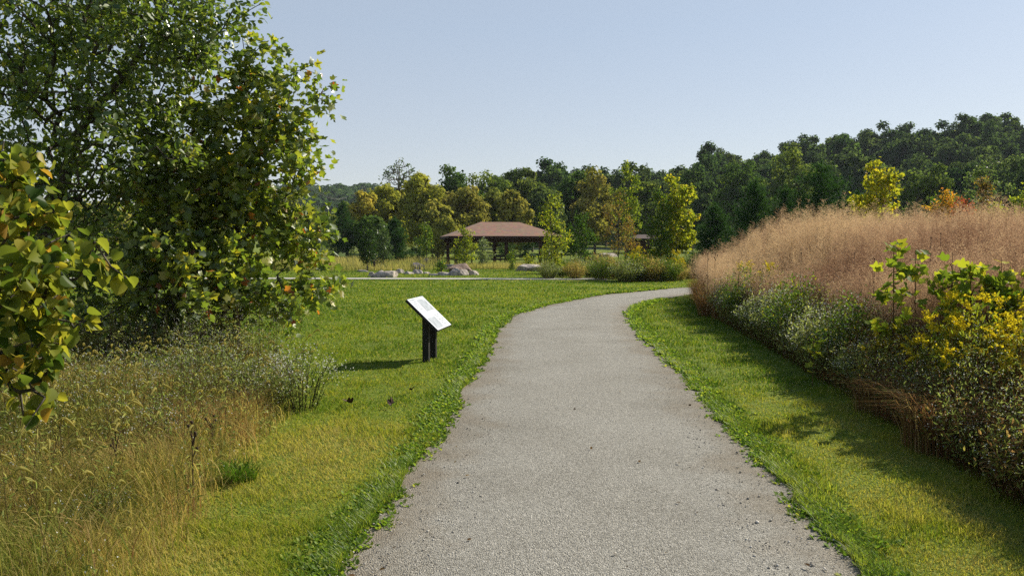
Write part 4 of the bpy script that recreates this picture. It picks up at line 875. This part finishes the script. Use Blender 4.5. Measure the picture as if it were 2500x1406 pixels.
def card(x0, x1, y0, y1, z=.0085):
    v = [bm.verts.new(mt @ Vector(p)) for p in ((x0, y0, z), (x1, y0, z), (x1, y1, z), (x0, y1, z))]; bm.faces.new(v)
card(-.26, -.03, -.05, .33); card(.08, .28, -.34, .02)
bobj('picture', bm, M['sign_print'], face)
bm = bmesh.new(); card(-.285, -.27, -.34, -.06, .009)
for i in range(7): card(.06 + i * .03, .07 + i * .03, .08, .34 - .05 * (i % 3), .009)
for i in range(5): card(-.24 + i * .035, -.23 + i * .035, -.34, -.12 - .04 * (i % 2), .009)
bobj('lettering', bm, M['sign_dark'], face)
for yb in (-.2, .2):
    bm = bmesh.new(); v0 = .045
    box(bm, -v0, v0, yb - .045, yb + .045, -.1, .60, None, .006)
    for v in bm.verts:
        if v.co.z > .5: v.co.z = .685 - .045 - math.tan(tilt) * v.co.x
    bobj('post', bm, M['black_post'], sg)

# ------------------------------------------------------------------ pylon and wires
d = 210; pb = np.array([(889 - 1250) / F * d, d, 0.9]); z_arm = at(885, 476, d)[2]; z_top = at(889, 455, d)[2]
py_ = thing('power_pylon', 'steel power pylon with one cross arm showing above the yellow trees', 'pylon', pb)
bm = bmesh.new(); ha = z_arm - pb[2]; ht = z_top - pb[2]
for sx in (-1, 1):
    for sy in (-1, 1): bar(bm, (sx * 1.6, sy * 1.6, -.5), (sx * .45, sy * .45, ha), .07)
for k in range(6):
    t0, t1 = k / 6, (k + 1) / 6; w0, w1 = 1.6 - 1.15 * t0, 1.6 - 1.15 * t1
    for sy in (-1, 1): bar(bm, (-w0, sy * w0, ha * t0), (w1, sy * w1, ha * t1), .04); bar(bm, (w0, sy * w0, ha * t0), (-w1, sy * w1, ha * t1), .04)
bobj('tower', bm, M['steel'], py_)
bm = bmesh.new(); bar(bm, (-3.2, 0, ha - .4), (2.0, 0, ha + .45), .1); bar(bm, (-3.2, 0, ha - .35), (0, 0, ha + .8), .05); bar(bm, (2.0, 0, ha + .5), (.3, 0, ha + .8), .05); bobj('cross_arm', bm, M['steel'], py_)
bm = bmesh.new(); bar(bm, (-.5, 0, ha + .3), (-.25, 0, ht), .08); bar(bm, (.8, 0, ha + .45), (.25, 0, ht), .08); bar(bm, (-.25, 0, ht), (.25, 0, ht), .08); bar(bm, (-.35, 0, ha + 1.2), (.45, 0, ha + 1.2), .05); bobj('peak', bm, M['steel'], py_)
for k, (q0, q1) in enumerate([((840, 482, 210), (700, 380, 90)), ((848, 481, 212), (690, 402, 92))]):
    a, b_ = at(*q0), at(*q1); ts = np.linspace(0, 1, 16)[:, None]; P = a * (1 - ts) + b_ * ts; P[:, 2] -= 2.0 * (4 * ts * (1 - ts))[:, 0]
    W_ = tubes(P[:-1], P[1:], np.full(15, .02), np.full(15, .02), 4); tag(mobj('power_line', *W_[:2], M['steel']), 'thin overhead power line running off behind the tulip tree', 'cable', 'power lines')

# ------------------------------------------------------------------ herbs and bushes of the meadow edge
FLOWER = np.array([(0, 0, .12)] + [(math.cos(a), math.sin(a), 0.0) for a in np.linspace(0, 2 * math.pi, 8)[:-1]]); FLOWER_T = np.array([(0, i + 1, (i + 1) % 7 + 1) for i in range(7)])
def bush_parts(seed, w, h, nst, leaf, nleaf, mat_leaf, nflower=0, fsize=.008, gold=0, proto=OP, narrow=.35, tone=(.5, .22), stemmat='stem', lean=0.0):
    r = np.random.default_rng(seed); a = r.uniform(0, 6.28, nst); rad = np.sqrt(r.random(nst)); out = {}
    tips = np.column_stack([np.cos(a) * rad * w, np.sin(a) * rad * w, h * (1 - .45 * rad ** 2) * r.uniform(.72, 1.08, nst)])
    b = np.column_stack([np.cos(a) * rad * w * .35, np.sin(a) * rad * w * .35, np.zeros(nst)])
    mid_ = b * .55 + tips * .45 + np.column_stack([np.cos(a) * -.02, np.sin(a) * -.02, .1 * h + 0 * a])
    st = cat([tubes(b, mid_, np.full(nst, .0035), np.full(nst, .0028), 3), tubes(mid_, tips, np.full(nst, .0028), np.full(nst, .0015), 3)]); out['stem'] = (st, M[stemmat])
    def along(n, lo=.1, hi=1.0, pw=1.0):
        i = r.integers(0, nst, n); u = (lo + (hi - lo) * r.random(n) ** pw)[:, None]
        return i, np.where(u < .5, b[i] * (1 - 2 * u) + mid_[i] * 2 * u, mid_[i] * (2 - 2 * u) + tips[i] * (2 * u - 1)), u
    i, p, u = along(nleaf); p = p + r.normal(0, .035, p.shape) * (.3 + u); yd = norm(r.normal(size=(nleaf, 3)) + [0, 0, .35] + .5 * norm(tips[i]))
    s = r.uniform(.5, 1.2, nleaf) * leaf; s3 = np.column_stack([s * narrow / .5, s, s])
    out['foliage'] = (stamp(proto[0], proto[1], p, basis(yd, norm(r.normal(size=(nleaf, 3)) + [0, 0, .8])), s3, np.clip(r.normal(*tone, nleaf), 0, 1)), M[mat_leaf])
    if nflower:
        i, p, u = along(nflower, .62, 1.04, .7); p = p + r.normal(0, .05, p.shape)
        out['flower_heads'] = (stamp(FLOWER, FLOWER_T, p, basis(norm(r.normal(size=(nflower, 3))), norm(r.normal(size=(nflower, 3)) * .7 + [0, 0, 1])), r.uniform(.7, 1.25, nflower) * fsize, r.random(nflower)), M['petal'])
    if gold:
        k = 26; n = gold; i = r.permutation(nst)[:min(n, nst)]; n = len(i); pos, ys, sz = [], [], []
        for q in i:
            dirn = norm(tips[q] * [1, 1, .3] + r.normal(0, .3, 3) + [0, 0, .2])
            for j in range(5):
                a2 = norm(dirn + r.normal(0, .55, 3) + [0, 0, -.1]); L_ = r.uniform(.08, .17)
                for m in range(k // 2): f = r.random(); pos.append(tips[q] + a2 * L_ * f - np.array([0, 0, .25 * L_ * f * f]) + r.normal(0, .007, 3)); sz.append(r.uniform(.012, .022))
        pos = np.array(pos); n = len(pos); out['flower_plume'] = (stamp(QUAD - [0, .5, 0], QUAD_T, pos, basis(norm(r.normal(size=(n, 3))), norm(r.normal(size=(n, 3)))), np.array(sz), r.random(n)), M['golden'])
    return out
def bush(name, label, cat_, loc, parts, group, rz=0.0, sc_=(1, 1, 1)):
    o = thing(name, label, cat_, loc, rz, group); o.scale = sc_
    for k, (B, m) in parts.items():
        q = mobj(k, B[0], B[1], m, o, tone=B[2])
        if k.startswith('flower'): q['kind'] = 'stuff'
    return o
def row(name, cat_, group, protos, items):
    """items: (label, x, y, scale); the first use of a prototype is the prototype itself"""
    made = {}
    for q, (label, x_, y_, s_) in enumerate(items):
        i = q % len(protos); loc = (x_, y_, float(height(x_, y_))); rz = random.uniform(0, 6.28)
        if i not in made: made[i] = bush(name, label, cat_, loc, protos[i], group, rz, (s_, s_, s_))
        else: copy_tree(made[i], loc, rz, (s_, s_, s_), label)
AB = [bush_parts(400 + i, .56, (.95, 1.12, .85)[i], 110, .055, 5600, ('aster_leaf', 'green_leaf', 'aster_leaf')[i], (1300, 500, 1500)[i], .0075, tone=((.7, .25), (.6, .25), (.6, .25))[i]) for i in range(3)]
def me(y_, off): return float(mea_x(y_)) + off
items = [('shady white aster bush at the foot of the dry grass where the path bends', me(17.2, .45), 17.2, 1.1), ('white flecked aster bush behind the first shady one', me(15.6, .45), 15.6, 1.05),
         ('aster bush in the mounded grey green row below the goldenrod', me(14.2, .5), 14.2, 1.0), ('aster bush in the thick of the grey green row', me(13.0, .55), 13.0, 1.05),
         ('broad aster bush bulging over the mown verge', me(12.0, .5), 12.0, 1.05), ('white starred aster bush in front of the brown seed stalks', me(11.1, .6), 11.1, 1.0),
         ('aster bush whose shade reaches across the verge', me(10.2, .45), 10.2, .95), ('aster bush beside the lone yellow green leaf', me(9.5, .55), 9.5, .95),
         ('tallest aster bush backed by the rusty stems', me(12.6, 1.4), 12.6, 1.12), ('aster bush behind the broad one', me(10.9, 1.5), 10.9, 1.1), ('aster bush tucked below the tulip sapling', me(9.6, 1.6), 9.6, 1.1),
         ('low dark aster bush ahead of the brown grass', me(8.6, .4), 8.6, .7)]
row('aster_bush', 'bush', 'white aster bushes along the meadow', AB, items)
DB = [bush_parts(420 + i, .42, .62, 90, .05, 3000, 'thicket_leaf', 260, .006, tone=(.5, .28)) for i in range(2)]
items = [('dark green weedy bush in deep shade by the bottom frame edge', me(5.0, .34), 5.0, .85), ('shaded weedy bush between the brown grass and the frame edge', me(5.9, .34), 5.9, .85), ('weedy green bush under the brown grass', me(6.8, .34), 6.8, .7), ('leafy weed bush furthest into the frame corner', me(4.3, .34), 4.3, .8)]
row('weed_bush', 'bush', 'dark weed bushes by the verge', DB, items)
GB = [bush_parts(440 + i, .40, 1.18, 52, .085, 2200, 'lime_leaf', 0, gold=52, narrow=.2, tone=(.6, .25)) for i in range(2)]
items = [('bright goldenrod arching over the brown grass below the tulip saplings', me(6.7, .75), 6.7, .96), ('goldenrod in full yellow bloom between the tulip saplings', me(6.4, 1.1), 6.4, 1.0), ('yellow goldenrod leaning out beside the aster row', me(7.3, .7), 7.3, .95), ('goldenrod fading to amber near the frame edge', me(6.0, .95), 6.0, .98),
         ('small goldenrod with drooping sprays above the mown verge', me(8.3, .45), 8.3, .62), ('goldenrod rising over the first shady aster bush', me(17.4, .7), 17.4, 1.02), ('goldenrod patch glowing among dry stalks beside the bend', me(15.9, .9), 15.9, 1.0),
         ('yellow goldenrod at the far side of the path under the green tree', 6.4, 40.0, 1.3), ('second far goldenrod right of the brown tree', 7.2, 39.2, 1.2), ('far goldenrod nearest the broad yellow tree', 8.0, 38.6, 1.15)]
row('goldenrod_plant', 'plant', 'goldenrod plants', GB, items)
# brown grass clumps
def grass_clump(name, label, x_, y_, w, h, n, mat, tone, seed, group, wid=.005, lean=(.15, .8)):
    r = np.random.default_rng(seed); a = r.uniform(0, 6.28, n); q = np.sqrt(r.random(n)) * w
    B = blades(np.column_stack([np.cos(a) * q, np.sin(a) * q, 0 * a]), h * r.uniform(.5, 1.1, n), np.full(n, wid), a + r.normal(0, .8, n), r.uniform(*lean, n), np.clip(r.normal(*tone, n), 0, 1), 4, .45)
    o = mobj(name, *B[:2], M[mat], tone=B[2]); o.location = (x_, y_, float(height(x_, y_))); return tag(o, label, 'grass clump', group)
for q, (lab, y_, off, w, h, n) in enumerate([('russet grass clump with pale curled blades by the verge', 7.3, .5, .4, .72, 900), ('russet grass clump with bleached arching leaves below the goldenrod', 6.6, .75, .42, .8, 1000), ('rusty brown grass clump next to the frame edge', 5.9, 1.05, .42, .85, 1000), ('brown grass clump behind the bleached one', 7.9, .8, .4, .8, 800), ('tawny grass clump between asters and goldenrod', 8.7, .9, .4, .85, 700), ('brown grass clump deep under the goldenrod', 7.0, 1.4, .45, .95, 900), ('tangled russet grass overhanging the shaded verge', 6.3, .35, .4, .8, 1000), ('deep brown grass thicket between the goldenrod and the weeds', 6.0, 1.5, .5, 1.0, 1000), ('brown grass thicket under the bushiest sapling', 6.6, 1.6, .5, 1.05, 1000), ('dry brown grass low by the frame corner', 5.2, .8, .45, .85, 900), ('pale dry grass bending over the mown strip', 7.7, .3, .35, .6, 700), ('reddish grass clump behind the pale dry one', 8.1, 1.2, .45, 1.0, 900), ('dry grass tussock at the bend of the path', 18.4, .3, .5, .95, 800), ('dry grass tussock spilling toward the path beyond the bend', 20.2, .45, .55, 1.05, 900), ('dry grass tussock last before the path disappears', 22.4, .55, .6, 1.1, 900), ('golden dry tussock behind the goldenrod patch', 16.6, 1.2, .5, 1.25, 800)]):
    grass_clump('grass_clump', lab, me(y_, off), y_, w, h, n, 'plume_stem', (.5, .25), 500 + q, 'brown grass clumps', .006 if y_ < 12 else .011)
p = gnd(585, 1172); grass_clump('grass_tuft', 'bright green tuft of coarse grass at the edge of the straw bed', p[0], p[1], .12, .22, 260, 'lawn', (.12, .1), 520, None, .006, (.2, 1.1))
# tulip saplings on the right
def sapling(label, px, top_py, d, seed, wid=.28, n=26, mat='lime_leaf', size=.105, tone=(.5, .25)):
    t = at(px, top_py, d); b = np.array([t[0], t[1], float(height(t[0], t[1]))]); H = t[2] - b[2]
    E = [(b + [0, 0, H * .93], (wid * .6, wid * .6, H * .08)), (b + [0, 0, H * .82], (wid, wid, H * .10)), (b + [0, 0, H * .68], (wid * .9, wid * .9, H * .08)), (b + [0, 0, H * .5], (wid * .7, wid * .7, H * .08))]
    grown_tree('tulip_sapling', label, 'sapling', b, [b, b + [.02, 0, H * .5], t], E, n, mat, TP, size, n * 3, seed, 'tulip saplings in the meadow', 'stem', .0022, .38, tone, .14, .1, None, .2, .5, 3, .03, .15)
sapling('yellow green tulip sapling standing tallest before the tan plumes', 2182, 592, 8.3, 601)
sapling('tulip sapling with yellowing top between the two neighbours', 2235, 610, 8.1, 602, .22, 18)
sapling('tulip sapling with upright lime leaves in the middle of the group', 2325, 618, 7.8, 603)
sapling('bushy tulip sapling spreading lime leaves above the goldenrod', 2370, 650, 7.5, 604, .36, 40)
sapling('tulip sapling with broad glowing leaves by the frame edge', 2445, 630, 7.4, 605, .3, 30)
sapling('tulip sapling cut by the frame edge', 2510, 650, 7.2, 606, .3, 26)
sapling('short lone tulip sapling with one bright leaf over the asters', 1985, 822, 9.2, 607, .1, 5)
# dark seed stalks
def stalk(name, label, px, top_py, d, seed, heads=3, head=.02, group='dead seed stalks in the meadow'):
    t = at(px, top_py, d); b = np.array([t[0], t[1], float(height(t[0], t[1]))]); r = np.random.default_rng(seed); root = thing(name, label, 'plant stalk', b, 0, group)
    H = t[2] - b[2]; P0, P1, hp = [np.zeros(3)], [np.array([0, 0, H])], [np.array([0, 0, H])]
    for k in range(heads - 1):
        z = H * r.uniform(.55, .92); a = r.uniform(0, 6.28); w_ = r.uniform(.02, .06); e = np.array([math.cos(a) * w_, math.sin(a) * w_, z + r.uniform(.05, .12)]); P0.append(np.array([0, 0, z])); P1.append(e); hp.append(e)
    W_ = tubes(np.array(P0), np.array(P1), np.full(len(P0), .004), np.full(len(P0), .003), 4); mobj('stem', *W_[:2], M['dead'], root)
    V, T = rock_proto(9)
    for p_ in hp: mobj('seed_head', V * [head * .75, head * .75, head * 1.6] + p_, T, M['dead'], root)
for q, (lab, px, ty, d_) in enumerate([('black seed stalk in the dry patch nearest the bend', 1728, 620, 16.5), ('black seed stalk with three heads over the goldenrod patch', 1746, 618, 16.2), ('black seed stalk among the plumes right of the goldenrod patch', 1804, 634, 15.5), ('dark seed stalk alone before the rusty stems', 1956, 618, 13), ('dark teasel head rising before the tall plumes', 2086, 618, 11.5), ('thick dark seed head beside the tallest tulip sapling', 2135, 632, 9.5), ('dark seed head above the tulip saplings', 2273, 580, 9.5), ('thin dark seed head next to the one above the saplings', 2297, 570, 9.8), ('brown seed stalk rising from the aster row', 2098, 668, 10.5), ('brown seed stalk over the end of the aster row', 2146, 720, 9.3)]):
    stalk('seed_stalk', lab, px, ty, d_, 700 + q, 3 if q < 3 else 1, .016 if d_ > 12 else .013)
for q, (lab, px, ty, by) in enumerate([('dark dead stalk with pale blossoms beside the slim trunk', 676, 842, 935), ('dark brown seed stalk in the middle of the straw bed', 518, 1040, 1120), ('tall rusty dock stalk at the front of the straw bed', 468, 1030, 1235), ('thin dark stalk left of the rusty dock stalk', 282, 1050, 1225)]):
    p = gnd(px, by); stalk('seed_stalk', lab, px, ty, p[1], 720 + q, 5, .014, 'dead stalks in the straw bed')

# left bed: asters and stemmy shrub
LB = [bush_parts(460 + i, .5, .62, 46, .05, 1300, 'aster_leaf', 460, .0065, stemmat='stem') for i in range(2)]
items = [(lab, *gnd(px, py)[:2], s_) for lab, px, py, s_ in [('white aster clump under the slim trunk', 560, 985, .95), ('white aster clump left of the slim trunk', 430, 990, .95), ('white aster clump below the spreading branches', 320, 1000, 1.0), ('white aster clump near the redbud leaves', 210, 1020, 1.0), ('white aster clump between the slim trunk and the wiry bush', 640, 1000, .9), ('low white aster clump at the front of the straw bed', 255, 1290, .42), ('white aster clump behind the trunk of the slim tree', 500, 940, .9), ('sparse aster clump amid the foxtail', 380, 1110, .7)]]
row('aster_clump', 'plant', 'white aster clumps in the straw bed', LB, items)
p = gnd(735, 1000); bush('wiry_bush', 'wiry dark stemmed aster bush leaning over the mown grass', 'bush', (p[0], p[1], 0), bush_parts(470, .5, .74, 44, .04, 1100, 'aster_leaf', 620, .0068, stemmat='dead'), None)
# weeds at the far edge of the lawn before the young trees
WB = [bush_parts(480 + i, .8, 1.05, 130, .085, 4200, m_, 260 if i == 0 else 0, .014, narrow=.2, tone=(.5, .28)) for i, m_ in enumerate(['aster_leaf', 'green_leaf', 'straw'])]
LBL = ['grey green weed bush at the foot of the narrow yellow green tree', 'weed bush just right of the narrow yellow green tree', 'tan weed bush before the dark round tree', 'weed bush below the dark round tree', 'green weed bush left of the sparse brown tree', 'straw weed bush under the sparse brown tree', 'dark weed bush by the lawn corner', 'weed bush before the goldenrod across the path', 'pale weed bush under the greener young tree', 'weed bush hanging over the far side of the path', 'straw weed bush at the far side of the path', 'last weed bush before the tall grass hides the path']
PX = [(1340, 684), (1372, 680), (1405, 684), (1440, 682), (1468, 686), (1498, 684), (1528, 692), (1556, 690), (1585, 690), (1610, 688), (1632, 690), (1655, 688)]
row('weed_clump', 'bush', 'weed bushes at the far end of the lawn', WB, [(l, *gnd(a, b_ - 3)[:2], random.uniform(.9, 1.25) * (1.1 if 5 < i < 9 else .9)) for i, (l, (a, b_)) in enumerate(zip(LBL, PX))])
row('weed_clump', 'bush', 'weed bushes at the far end of the lawn', WB, [('straw weed bush in the second row behind the narrow tree', 3.6, 45, 1.1), ('green weed bush in the second row behind the brown tree', 6.6, 44, 1.3), ('tan weed bush in the second row beside the dark round tree', 5.2, 46, 1.3), ('aster weed bush in the second row by the goldenrod', 7.9, 42, 1.3), ('grey weed bush in the second row at the path side', 9.4, 41, 1.3), ('straw weed bush in the second row near the waste bin', 2.3, 47, .9)])
# fallen leaves
def fallen(label, px, py, size, seed):
    p = gnd(px, py); r = np.random.default_rng(seed); V = TULIP * size; V = V + np.column_stack([0 * V[:, 0], 0 * V[:, 0], .6 * np.abs(V[:, 0]) + r.normal(0, .006, len(V))])
    bm = bmesh.new(); vs = [bm.verts.new(v) for v in V]; [bm.faces.new([vs[i] for i in t]) for t in TULIP_T]
    o = bobj('fallen_leaf', bm, M['dark_leaf_litter']); o.location = (p[0], p[1], .045); o.rotation_euler = (.5, .3, r.uniform(0, 6)); return tag(o, label, 'leaf', 'fallen leaves')
fallen('dark curled dead leaf on the mown grass below the wiry bush', 858, 995, .1, 1); fallen('small dark dead leaf on the grass nearer the sign', 1005, 962, .07, 2); fallen('pale brown dead leaf flat in the grass between the two dark ones', 950, 1000, .09, 3)
